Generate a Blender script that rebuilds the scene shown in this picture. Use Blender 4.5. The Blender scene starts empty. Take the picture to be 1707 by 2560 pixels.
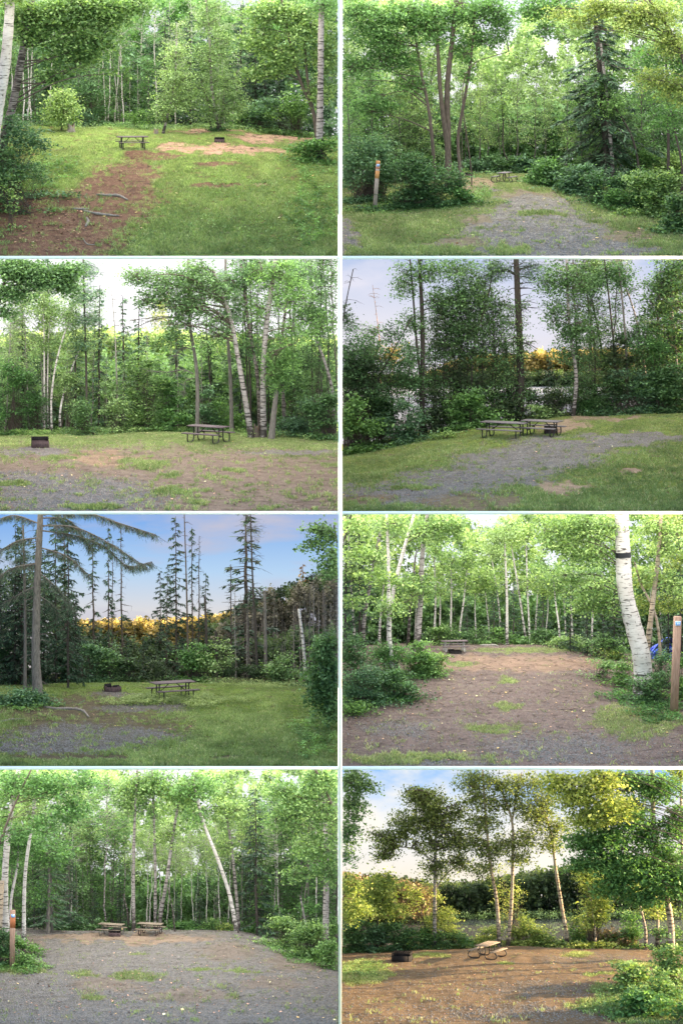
import bpy, math, random
import numpy as np
R = math.radians
S = bpy.context.scene
COL = S.collection
# ------------------------------------------------------------------ camera, world, sun, exposure
D = 400.0                      # distance from the camera to the front of the display wall
ZC = 26.6                      # height of the wall's centre
CAMZ = ZC + 46.0
cd = bpy.data.cameras.new('camera'); cam = bpy.data.objects.new('camera', cd); COL.objects.link(cam)
cam.location = (0, -D, CAMZ); cam.rotation_euler = (R(90), 0, 0)
cd.sensor_fit = 'VERTICAL'; cd.sensor_height = 36; cd.sensor_width = 24; cd.lens = 36 * D / 51.2
cd.shift_y = -46 / 51.2
cd.clip_start = 1; cd.clip_end = 9000
S.camera = cam
SUN_EL, SUN_AZ = 15.0, -11.0   # azimuth measured from +x, negative = sun stands behind the wall
w = bpy.data.worlds.new('World'); S.world = w; w.use_nodes = True
nt = w.node_tree; nt.nodes.clear()
o_ = nt.nodes.new('ShaderNodeOutputWorld'); b_ = nt.nodes.new('ShaderNodeBackground')
k_ = nt.nodes.new('ShaderNodeTexSky'); k_.sky_type = 'NISHITA'; k_.sun_disc = False
k_.sun_elevation = R(SUN_EL); k_.sun_rotation = R(90 + SUN_AZ)
b_.inputs['Strength'].default_value = 0.15
nt.links.new(k_.outputs[0], b_.inputs[0]); nt.links.new(b_.outputs[0], o_.inputs[0])
sl = bpy.data.lights.new('sun', 'SUN'); so = bpy.data.objects.new('sun', sl); COL.objects.link(so)
sl.energy = 4.8; sl.angle = R(0.8); sl.color = (1.0, 0.72, 0.42)
sdx, sdy, sdz = math.cos(R(SUN_EL)) * math.cos(R(-SUN_AZ)), math.cos(R(SUN_EL)) * math.sin(R(-SUN_AZ)), math.sin(R(SUN_EL))
from mathutils import Vector
so.rotation_euler = Vector((sdx, sdy, sdz)).to_track_quat('Z', 'Y').to_euler()
so.location = (60, 60, 60)
vs = S.view_settings
S.display_settings.display_device = 'sRGB'
vs.view_transform = 'Standard'; vs.look = 'None'; vs.gamma = 1; vs.exposure = 2.3; vs.use_curve_mapping = False
S.cycles.max_bounces = 5; S.cycles.diffuse_bounces = 3; S.cycles.glossy_bounces = 2
S.cycles.transmission_bounces = 3; S.cycles.transparent_max_bounces = 4
S.cycles.use_denoising = True; S.cycles.denoiser = 'OPENIMAGEDENOISE'; S.cycles.denoising_prefilter = 'ACCURATE'; S.cycles.denoising_input_passes = 'RGB_ALBEDO_NORMAL'

rng = np.random.default_rng(7)
random.seed(7)
# ------------------------------------------------------------------ noise
_tab = np.random.default_rng(99).random((256, 256))
def vnoise(x, y):
    x = np.asarray(x, float); y = np.asarray(y, float)
    xi = np.floor(x).astype(int); yi = np.floor(y).astype(int)
    fx = x - xi; fy = y - yi; fx = fx * fx * (3 - 2 * fx); fy = fy * fy * (3 - 2 * fy)
    g = lambda a, b: _tab[a % 256, b % 256]
    return (g(xi, yi) * (1 - fx) + g(xi + 1, yi) * fx) * (1 - fy) + (g(xi, yi + 1) * (1 - fx) + g(xi + 1, yi + 1) * fx) * fy
def fbm(x, y, o=4):
    s = 0; a = .5; t = 0
    for i in range(o):
        s = s + a * vnoise(x * 2 ** i + 17.3 * i, y * 2 ** i + 5.1 * i); t += a; a *= .55
    return s / t
# ------------------------------------------------------------------ materials
def newmat(name):
    m = bpy.data.materials.new(name); m.use_nodes = True; m.node_tree.nodes.clear(); return m, m.node_tree
def N(t, typ, **kw):
    n = t.nodes.new(typ)
    for k, v in kw.items():
        if k.startswith('i_'):
            key = k[2:]; key = int(key) if key.isdigit() else key.replace('_', ' ')
            n.inputs[key].default_value = v
        else: setattr(n, k, v)
    return n
def ramp(t, stops, src=None):
    r = t.nodes.new('ShaderNodeValToRGB'); el = r.color_ramp.elements
    while len(el) < len(stops): el.new(.5)
    for e, (p, c) in zip(el, stops):
        e.position = p; e.color = (*c, 1) if len(c) == 3 else c
    if src is not None: t.links.new(src, r.inputs[0])
    return r
def mixc(t, f, a, b, mode='MIX'):
    m = t.nodes.new('ShaderNodeMix'); m.data_type = 'RGBA'; m.blend_type = mode
    for sock, val in ((m.inputs[0], f), (m.inputs[6], a), (m.inputs[7], b)):
        if hasattr(val, 'is_output'): t.links.new(val, sock)
        else: sock.default_value = val if not isinstance(val, tuple) else (*val, 1)
    return m.outputs[2]
def mathn(t, op, a, b=None):
    m = t.nodes.new('ShaderNodeMath'); m.operation = op
    for i, v in enumerate((a, b)):
        if v is None: continue
        if hasattr(v, 'is_output'): t.links.new(v, m.inputs[i])
        else: m.inputs[i].default_value = v
    return m.outputs[0]
def coord(t, scale=(1, 1, 1), which='Object'):
    c = t.nodes.new('ShaderNodeTexCoord'); mp = t.nodes.new('ShaderNodeMapping')
    t.links.new(c.outputs[which], mp.inputs[0]); mp.inputs['Scale'].default_value = scale
    return mp.outputs[0]
def noise(t, vec, scale, detail=4, rough=.6):
    n = N(t, 'ShaderNodeTexNoise'); n.inputs['Scale'].default_value = scale
    n.inputs['Detail'].default_value = detail; n.inputs['Roughness'].default_value = rough
    t.links.new(vec, n.inputs['Vector']); return n.outputs['Fac']
def bump(t, h, strength, dist):
    b = t.nodes.new('ShaderNodeBump'); b.inputs['Strength'].default_value = strength; b.inputs['Distance'].default_value = dist
    t.links.new(h, b.inputs['Height']); return b.outputs[0]
def finish(t, col, rough=.9, nrm=None, spec=.3, metal=0.0):
    p = t.nodes.new('ShaderNodeBsdfPrincipled'); o = t.nodes.new('ShaderNodeOutputMaterial')
    if hasattr(col, 'is_output'): t.links.new(col, p.inputs['Base Color'])
    else: p.inputs['Base Color'].default_value = (*col, 1)
    if hasattr(rough, 'is_output'): t.links.new(rough, p.inputs['Roughness'])
    else: p.inputs['Roughness'].default_value = rough
    p.inputs['Specular IOR Level'].default_value = spec; p.inputs['Metallic'].default_value = metal
    if nrm is not None: t.links.new(nrm, p.inputs['Normal'])
    t.links.new(p.outputs[0], o.inputs[0])
    return p
M = {}
def leafmat(name, dark, mid, light, trans=.42, tcol=1.15):
    ds = lambda c, k=1.3: tuple(min(.85, (x * .74 + (c[0] * .3 + c[1] * .6 + c[2] * .1) * .26) * k) for x in c)
    dark, mid, light = ds(dark, 1.0), ds(mid, 1.45), ds(light, 1.9)
    m, t = newmat(name)
    a = N(t, 'ShaderNodeAttribute', attribute_name='rnd')
    oi = N(t, 'ShaderNodeObjectInfo')
    c0 = ramp(t, [(0.0, dark), (.5, mid), (1.0, light)], a.outputs['Fac']).outputs[0]
    v = mathn(t, 'MULTIPLY_ADD', oi.outputs['Random'], .35); v.node.inputs[2].default_value = .83
    hs = N(t, 'ShaderNodeHueSaturation'); t.links.new(c0, hs.inputs['Color']); t.links.new(v, hs.inputs['Value'])
    h = mathn(t, 'MULTIPLY_ADD', oi.outputs['Random'], -.03); h.node.inputs[2].default_value = .512
    t.links.new(h, hs.inputs['Hue'])
    d = N(t, 'ShaderNodeBsdfPrincipled'); d.inputs['Roughness'].default_value = .55; d.inputs['Specular IOR Level'].default_value = .25
    t.links.new(hs.outputs[0], d.inputs['Base Color'])
    tr = N(t, 'ShaderNodeBsdfTranslucent')
    tc = mixc(t, 1.0, hs.outputs[0], (.95, 1, .5), 'MULTIPLY')
    hv = N(t, 'ShaderNodeHueSaturation'); t.links.new(tc, hv.inputs['Color']); hv.inputs['Value'].default_value = tcol
    t.links.new(hv.outputs[0], tr.inputs['Color'])
    mx = N(t, 'ShaderNodeMixShader'); mx.inputs[0].default_value = trans
    t.links.new(d.outputs[0], mx.inputs[1]); t.links.new(tr.outputs[0], mx.inputs[2])
    o = N(t, 'ShaderNodeOutputMaterial'); t.links.new(mx.outputs[0], o.inputs[0])
    M[name] = m
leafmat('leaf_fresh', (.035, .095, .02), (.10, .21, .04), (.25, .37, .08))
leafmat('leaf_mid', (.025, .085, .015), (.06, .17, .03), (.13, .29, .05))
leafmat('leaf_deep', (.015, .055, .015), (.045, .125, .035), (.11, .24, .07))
leafmat('leaf_sage', (.06, .13, .035), (.14, .25, .07), (.27, .40, .13))
leafmat('leaf_blue', (.016, .06, .025), (.05, .135, .06), (.12, .25, .11))
leafmat('leaf_yellow', (.07, .12, .01), (.16, .24, .02), (.33, .36, .05))  # yellow leaves; on sunlit and backlit foliage the sun's glow is painted in
leafmat('leaf_gold', (.07, .065, .015), (.17, .14, .025), (.32, .24, .05), trans=.4)  # golden sunlight on the far hills painted into the leaf colour
leafmat('leaf_olive', (.035, .06, .012), (.10, .15, .025), (.24, .29, .05), trans=.5)
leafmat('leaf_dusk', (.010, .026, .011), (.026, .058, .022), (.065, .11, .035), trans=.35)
leafmat('leaf_rust', (.07, .04, .015), (.16, .10, .04), (.28, .19, .08), trans=.3)
leafmat('needle_dark', (.008, .028, .014), (.018, .055, .026), (.04, .10, .045), trans=.15, tcol=1.0)
leafmat('needle_soft', (.018, .055, .025), (.045, .12, .055), (.09, .19, .09), trans=.2, tcol=1.0)
leafmat('needle_grey', (.02, .025, .015), (.05, .055, .03), (.09, .10, .05), trans=.1, tcol=1.0)
leafmat('leaf_bare', (.035, .034, .022), (.085, .078, .048), (.15, .135, .085), trans=.2)
leafmat('needle_orange', (.12, .07, .02), (.35, .17, .04), (.55, .27, .07), trans=.2, tcol=1.0)  # sunlight on the hillside spruce top painted as orange needles
leafmat('litter_leaf', (.07, .03, .02), (.20, .085, .045), (.50, .24, .12), trans=.1, tcol=1.0)
leafmat('litter_yellow', (.40, .22, .03), (.65, .42, .05), (.75, .62, .14), trans=.1, tcol=1.0)
leafmat('grass_blade', (.045, .085, .018), (.12, .19, .04), (.23, .30, .075), trans=.3)
leafmat('grass_dry', (.12, .12, .04), (.22, .22, .08), (.36, .34, .14), trans=.25)

def m_birch(name, base, dark, amount, peel=(.62, .50, .40)):
    m, t = newmat(name)
    n1 = noise(t, coord(t, (1.0, 1.0, 8)), 1.8, 4, .55); n2 = noise(t, coord(t, (2.5, 2.5, 34)), 1.0, 3, .6); n3 = noise(t, coord(t), 1.1, 3)
    n4 = noise(t, coord(t, (3, 3, 2.2)), 1.5, 4, .7)
    c0 = t.nodes.new('ShaderNodeTexCoord'); sp = t.nodes.new('ShaderNodeSeparateXYZ'); t.links.new(c0.outputs['Object'], sp.inputs[0])
    foot = N(t, 'ShaderNodeMapRange'); t.links.new(sp.outputs[2], foot.inputs[0]); foot.inputs[1].default_value = .1; foot.inputs[2].default_value = 1.6; foot.inputs[3].default_value = .14; foot.inputs[4].default_value = 0
    k1 = mathn(t, 'ADD', n1, foot.outputs[0])
    f1 = ramp(t, [(amount, (0, 0, 0)), (amount + .07, (1, 1, 1))], k1).outputs[0]
    f2 = ramp(t, [(amount, (0, 0, 0)), (amount + .12, (1, 1, 1))], n2).outputs[0]
    f4 = ramp(t, [(.62, (0, 0, 0)), (.70, (1, 1, 1))], mathn(t, 'ADD', n4, foot.outputs[0])).outputs[0]
    c = mixc(t, ramp(t, [(.4, (0, 0, 0)), (.7, (1, 1, 1))], n3).outputs[0], base, peel)
    c = mixc(t, mathn(t, 'MULTIPLY', f2, .7), c, tuple(x * 2.2 for x in dark))
    c = mixc(t, f4, c, tuple(x * 1.3 for x in dark))
    c = mixc(t, f1, c, dark)
    finish(t, c, .85, bump(t, n1, .6, .03)); M[name] = m
m_birch('bark_birch', (.50, .47, .45), (.045, .038, .034), .57, (.40, .36, .33))
m_birch('bark_birch_grey', (.30, .275, .27), (.04, .033, .03), .53, (.22, .19, .17))
m_birch('bark_birch_old', (.22, .20, .19), (.035, .028, .025), .47, (.15, .12, .10))
m_birch('bark_birch_warm', (.36, .30, .24), (.05, .038, .03), .55, (.34, .25, .17))
def m_bark(name, a, b, sc=1.0):
    m, t = newmat(name)
    v = coord(t, (14 * sc, 14 * sc, 3 * sc)); n = noise(t, v, 1.3, 5, .65); n2 = noise(t, coord(t), 1.5, 2)
    c = ramp(t, [(.3, a), (.62, b)], n).outputs[0]
    c = mixc(t, mathn(t, 'MULTIPLY', n2, .5), c, tuple((x + y) * .5 for x, y in zip(a, (.16, .15, .12))))
    finish(t, c, .95, bump(t, n, .9, .03)); M[name] = m
m_bark('bark_brown', (.028, .02, .017), (.12, .09, .075))
m_bark('bark_dark', (.012, .009, .009), (.05, .038, .036))
m_bark('bark_grey', (.05, .045, .042), (.19, .17, .155))
m_bark('bark_pale', (.16, .14, .125), (.40, .37, .34))
m_bark('bark_orange', (.15, .07, .035), (.42, .23, .12))  # orange wood; on the far trees it carries painted sunlight
m_bark('wood_dead', (.10, .085, .075), (.30, .26, .23))
def m_plain(name, c, rough, spec=.3, metal=0.0, nz=.25, sc=20, bmp=.15):
    m, t = newmat(name); n = noise(t, coord(t), sc, 4)
    cc = mixc(t, n, tuple(x * (1 - nz * 1.4) for x in c), tuple(min(1, x * (1 + nz)) for x in c))
    finish(t, cc, rough, bump(t, n, bmp, .01), spec, metal); M[name] = m
m_plain('steel_black', (.022, .020, .022), .5, .5, .3)
m_plain('steel_worn', (.17, .15, .15), .55, .5, .3)
m_plain('steel_pale', (.45, .43, .42), .5, .5, .2)
m_plain('steel_rust', (.075, .048, .050), .8, .3, .1, .5, 9)
m_plain('steel_soot', (.012, .010, .011), .8, .2, 0, .4, 9)
m_plain('paint_white', (.88, .88, .87), .6, .2, 0, .015, 3, .02)
m_plain('plate_blue', (.02, .22, .75), .4, .4, 0, .05)
m_plain('plate_white', (.80, .86, .90), .5, .4, 0, .03)
m_plain('tape_black', (.01, .01, .014), .5, .3, 0, .1)
m_plain('tarp_blue', (.04, .09, .75), .45, .5, 0, .6, 5, .8)
m_plain('stone', (.18, .17, .165), .9, .2, 0, .4, 6)
def m_plank(name, a, b, ax=(2.0, 22, 22)):
    m, t = newmat(name); n = noise(t, coord(t, ax), 1.5, 5, .6); n2 = noise(t, coord(t), 2.2, 3)
    c = ramp(t, [(.3, a), (.7, b)], n).outputs[0]
    c = mixc(t, mathn(t, 'MULTIPLY', n2, .55), c, tuple(x * .45 for x in b))
    finish(t, c, .7, bump(t, n, .3, .01), .35); M[name] = m
m_plank('plank_purple', (.055, .036, .042), (.16, .12, .13))
m_plank('plank_grey', (.09, .078, .082), (.24, .21, .22))
m_plank('plank_tan', (.12, .09, .068), (.30, .24, .18))
m_plank('post_wood', (.20, .11, .075), (.42, .27, .20), (16, 16, 1.6))
m_plank('post_grey', (.20, .165, .14), (.40, .34, .30), (16, 16, 1.6))
m_plank('post_orange', (.28, .12, .04), (.62, .32, .12), (16, 16, 1.6))
m_plank('post_patch', (.30, .085, .03), (.52, .19, .08), (16, 16, 1.6))
def m_water(name, c, rough):
    m, t = newmat(name); n = noise(t, coord(t, (.6, 2, 1)), 2.0, 3)
    finish(t, c, rough, bump(t, n, .015, .02), .8); M[name] = m
m_water('water_dark', (.085, .09, .092), .07)
m_water('water_pale', (.30, .32, .38), .30)  # pale sky reflection put into the lake's base colour
def m_ground(name, grass, gravel, red, brown):
    m, t = newmat(name)
    a = N(t, 'ShaderNodeAttribute', attribute_name='mask'); sp = N(t, 'ShaderNodeSeparateColor'); t.links.new(a.outputs['Color'], sp.inputs[0])
    v = coord(t)
    nb = noise(t, v, 1.1, 5, .6); nm = noise(t, v, 6, 5, .7); nf = noise(t, v, 24, 4, .7)
    vo = N(t, 'ShaderNodeTexVoronoi'); vo.inputs['Scale'].default_value = 20; t.links.new(v, vo.inputs['Vector'])
    sc = lambda c, k: tuple(min(1, x * k) for x in c)
    fine = ramp(t, [(.32, (0, 0, 0)), (.68, (1, 1, 1))], nf).outputs[0]
    cell = N(t, 'ShaderNodeSeparateColor'); t.links.new(vo.outputs['Color'], cell.inputs[0])
    cb = mixc(t, fine, sc(brown, .45), sc(brown, 1.45))
    cb = mixc(t, ramp(t, [(.45, (0, 0, 0)), (.6, (1, 1, 1))], nm).outputs[0], cb, sc(brown, 1.25))
    cg = ramp(t, [(0, sc(gravel, .45)), (.5, gravel), (.9, sc(gravel, 1.35)), (1, sc(gravel, 1.9))], cell.outputs[0]).outputs[0]
    cg = mixc(t, mathn(t, 'MULTIPLY', fine, .45), cg, sc(brown, .8))
    cr = mixc(t, fine, sc(red, .6), sc(red, 1.3))
    cgr = mixc(t, fine, sc(grass, .45), sc(grass, 1.4))
    def soft(o, wdt=.28):
        s = mathn(t, 'ADD', mathn(t, 'ADD', o, mathn(t, 'MULTIPLY', mathn(t, 'SUBTRACT', nm, .5), 1.8)), mathn(t, 'MULTIPLY', mathn(t, 'SUBTRACT', nf, .5), 1.2))
        return ramp(t, [(.5 - wdt, (0, 0, 0)), (.5 + wdt, (1, 1, 1))], s).outputs[0]
    c = mixc(t, soft(sp.outputs[2]), cb, cr)
    c = mixc(t, soft(sp.outputs[1]), c, cg)
    c = mixc(t, soft(sp.outputs[0]), c, cgr)
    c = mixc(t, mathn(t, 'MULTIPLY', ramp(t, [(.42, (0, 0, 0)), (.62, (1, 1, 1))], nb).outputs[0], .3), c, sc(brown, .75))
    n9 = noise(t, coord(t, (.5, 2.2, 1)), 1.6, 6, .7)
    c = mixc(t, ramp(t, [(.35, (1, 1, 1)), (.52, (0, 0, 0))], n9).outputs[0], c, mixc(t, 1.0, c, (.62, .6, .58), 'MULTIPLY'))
    h = mathn(t, 'ADD', mathn(t, 'MULTIPLY', vo.outputs['Distance'], -.8), nf)
    finish(t, c, .95, bump(t, h, .8, .05), .2); M[name] = m
def m_sky(name, low, mid, high, cloud, cthr, zl, zh, s_back, s_top, ztop, cs=(.10, .1, .28)):
    """daylight sky vault: colour by height, drifting cloud, added fill light overhead, unseen"""
    m, t = newmat(name)
    g = N(t, 'ShaderNodeNewGeometry'); s = N(t, 'ShaderNodeSeparateXYZ'); t.links.new(g.outputs['Position'], s.inputs[0])
    f = N(t, 'ShaderNodeMapRange'); t.links.new(s.outputs[2], f.inputs[0]); f.inputs[1].default_value = zl; f.inputs[2].default_value = zh
    c = ramp(t, [(0, low), (.5, mid), (1, high)], f.outputs[0]).outputs[0]
    mp = N(t, 'ShaderNodeMapping'); mp.inputs['Scale'].default_value = cs; t.links.new(g.outputs['Position'], mp.inputs[0])
    n = noise(t, mp.outputs[0], 1.0, 6, .55)
    c = mixc(t, ramp(t, [(cthr, (0, 0, 0)), (cthr + .14, (1, 1, 1))], n).outputs[0], c, cloud)
    f3 = N(t, 'ShaderNodeMapRange'); t.links.new(s.outputs[2], f3.inputs[0]); f3.inputs[1].default_value = zh; f3.inputs[2].default_value = zh + 1.5
    c = mixc(t, f3.outputs[0], c, (1, .97, .90))  # fill above the visible sky tinted near white
    f2 = N(t, 'ShaderNodeMapRange'); t.links.new(s.outputs[2], f2.inputs[0]); f2.inputs[1].default_value = zh; f2.inputs[2].default_value = ztop
    f2.inputs[3].default_value = s_back / 4.9; f2.inputs[4].default_value = s_top / 4.9  # unseen overhead fill set brighter than the visible sky
    e = N(t, 'ShaderNodeEmission'); t.links.new(c, e.inputs[0]); t.links.new(f2.outputs[0], e.inputs[1])
    o = N(t, 'ShaderNodeOutputMaterial'); t.links.new(e.outputs[0], o.inputs[0]); M[name] = m

# ------------------------------------------------------------------ mesh helpers
def mesh(name, V, Q, rnd=None, smooth=False, mask=None):
    V = np.asarray(V, np.float32); Q = np.asarray(Q, np.int32)
    me = bpy.data.meshes.new(name)
    k = Q.shape[1] if len(Q) else 4
    me.vertices.add(len(V)); me.vertices.foreach_set('co', V.ravel())
    me.loops.add(Q.size); me.loops.foreach_set('vertex_index', Q.ravel())
    me.polygons.add(len(Q)); me.polygons.foreach_set('loop_start', np.arange(0, Q.size, k, dtype=np.int32))
    me.update(calc_edges=True)
    if smooth and len(Q): me.polygons.foreach_set('use_smooth', np.ones(len(Q), bool))
    if rnd is not None:
        a = me.attributes.new('rnd', 'FLOAT', 'FACE'); a.data.foreach_set('value', np.asarray(rnd, np.float32))
    if mask is not None:
        a = me.attributes.new('mask', 'FLOAT_COLOR', 'POINT'); a.data.foreach_set('color', np.asarray(mask, np.float32).ravel())
    return me
def link(name, me, mat=None, parent=None, loc=(0, 0, 0), label=None, cat=None, group=None, kind=None):
    o = bpy.data.objects.new(name, me); COL.objects.link(o); o.location = loc
    if mat and me is not None and not me.materials: me.materials.append(M[mat])
    if parent is not None: o.parent = parent
    if label: o['label'] = label
    if cat: o['category'] = cat
    if group: o['group'] = group
    if kind: o['kind'] = kind
    return o
class G:
    """quads collected as numpy blocks"""
    def __init__(s): s.V = []; s.Q = []; s.r = []; s.n = 0
    def add(s, V, Q, r=.5):
        V = np.asarray(V, float).reshape(-1, 3); Q = np.asarray(Q, int).reshape(-1, 4)
        s.V.append(V); s.Q.append(Q + s.n); s.n += len(V)
        s.r.append(np.broadcast_to(np.asarray(r, float), (len(Q),)).copy())
    def arr(s):
        if not s.V: return np.zeros((0, 3)), np.zeros((0, 4), int), np.zeros(0)
        return np.vstack(s.V), np.vstack(s.Q), np.concatenate(s.r)
def tube(g, pts, rad, k=7, cap=False):
    pts = np.asarray(pts, float); rad = np.asarray(rad, float); n = len(pts)
    d = np.gradient(pts, axis=0); d /= np.linalg.norm(d, axis=1)[:, None] + 1e-9
    ref = np.array([0.0, 1.0, 0.0]) if abs(d[:, 1]).max() < .9 else np.array([1.0, .3, 0.2])
    a = np.cross(d, ref); a /= np.linalg.norm(a, axis=1)[:, None] + 1e-9; b = np.cross(d, a)
    th = np.linspace(0, 2 * np.pi, k, endpoint=False)
    V = pts[:, None] + rad[:, None, None] * (np.cos(th)[None, :, None] * a[:, None] + np.sin(th)[None, :, None] * b[:, None])
    i = np.arange(n - 1)[:, None] * k; j = np.arange(k)[None]; j2 = (j + 1) % k
    Q = np.stack([i + j, i + j2, i + k + j2, i + k + j], -1).reshape(-1, 4)
    V = V.reshape(-1, 3)
    if cap:
        c0 = len(V); V = np.vstack([V, pts[:1], pts[-1:]])
        e = [[c0, (j + 1) % k, j, c0] for j in range(0)]
        Q2 = []
        for q in range(0, k, 2):
            Q2.append([c0, (q + 2) % k, (q + 1) % k, q]); o = (n - 1) * k
            Q2.append([c0 + 1, o + q, o + (q + 1) % k, o + (q + 2) % k])
        Q = np.vstack([Q, Q2])
    g.add(V, Q)
def sticks(g, A, B, ra, rb):
    A = np.asarray(A, float); B = np.asarray(B, float); n = len(A)
    if n == 0: return
    d = B - A; d /= np.linalg.norm(d, axis=1)[:, None] + 1e-9
    a = np.cross(d, [.31, .9, .29]); a /= np.linalg.norm(a, axis=1)[:, None] + 1e-9; b = np.cross(d, a)
    ra = np.broadcast_to(ra, (n,)); rb = np.broadcast_to(rb, (n,))
    V = []
    for P_, r_ in ((A, ra), (B, rb)):
        for th in (0, 2.094, 4.189):
            V.append(P_ + r_[:, None] * (math.cos(th) * a + math.sin(th) * b))
    V = np.stack(V, 1).reshape(-1, 3); base = np.arange(n)[:, None] * 6
    Q = np.concatenate([base + np.array([j, (j + 1) % 3, 3 + (j + 1) % 3, 3 + j]) for j in range(3)])
    g.add(V, Q)
def leaves(g, C, size, rnd, aspect=.62, up=.35, droop=0.0, rs=rng):
    n = len(C)
    if n == 0: return
    nrm = rs.normal(size=(n, 3)); nrm[:, 2] = np.abs(nrm[:, 2]) + up * 2; nrm /= np.linalg.norm(nrm, axis=1)[:, None]
    d = rs.normal(size=(n, 3)); d[:, 2] -= droop; d -= (d * nrm).sum(1)[:, None] * nrm; d /= np.linalg.norm(d, axis=1)[:, None] + 1e-9
    s = np.cross(nrm, d); L = (size * np.clip(rs.normal(.95, .34, n), .35, 1.8))[:, None]
    V = np.stack([C - d * L * .5, C + s * L * aspect * .5 - d * L * .06, C + d * L * .5, C - s * L * aspect * .5 - d * L * .06], 1).reshape(-1, 3)
    g.add(V, np.arange(4 * n).reshape(-1, 4), rnd)
def needles(g, A, B, w, rnd):
    """flat blades from A to B"""
    n = len(A)
    if n == 0: return
    d = B - A; s = np.cross(d, rng.normal(size=(n, 3)) + np.array([0, 0, 2.0])); s /= np.linalg.norm(s, axis=1)[:, None] + 1e-9
    s *= (np.broadcast_to(w, (n,)) * .5)[:, None]
    V = np.stack([A - s * .6, A + s * .6, A * .25 + B * .75 + s, B - s * .1], 1).reshape(-1, 3)
    g.add(V, np.arange(4 * n).reshape(-1, 4), rnd)
def box(g, c, s, rz=0, tilt=0):
    x, y, z = s[0] / 2, s[1] / 2, s[2] / 2
    V = np.array([[a * x, b * y, e * z] for e in (-1, 1) for a, b in ((-1, -1), (1, -1), (1, 1), (-1, 1))])
    if tilt: ct, st = math.cos(tilt), math.sin(tilt); V = V @ np.array([[1, 0, 0], [0, ct, st], [0, -st, ct]])
    cz, sz = math.cos(rz), math.sin(rz); V = V @ np.array([[cz, sz, 0], [-sz, cz, 0], [0, 0, 1]])
    g.add(V + np.array(c), [[0, 3, 2, 1], [4, 5, 6, 7], [0, 1, 5, 4], [1, 2, 6, 5], [2, 3, 7, 6], [3, 0, 4, 7]])
def smoothpath(pts, n):
    pts = np.asarray(pts, float)
    if len(pts) == 2: return pts[0] + np.linspace(0, 1, n)[:, None] * (pts[1] - pts[0])
    t = np.concatenate([[0], np.cumsum(np.linalg.norm(np.diff(pts, axis=0), axis=1))]); t /= t[-1]
    m = np.gradient(pts, t, axis=0); q = np.linspace(0, 1, n); k = np.clip(np.searchsorted(t, q) - 1, 0, len(t) - 2)
    h = (t[k + 1] - t[k])[:, None]; s = ((q - t[k])[:, None]) / h
    return ((2 * s**3 - 3 * s**2 + 1) * pts[k] + (s**3 - 2 * s**2 + s) * h * m[k] + (-2 * s**3 + 3 * s**2) * pts[k + 1] + (s**3 - s**2) * h * m[k + 1])

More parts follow.
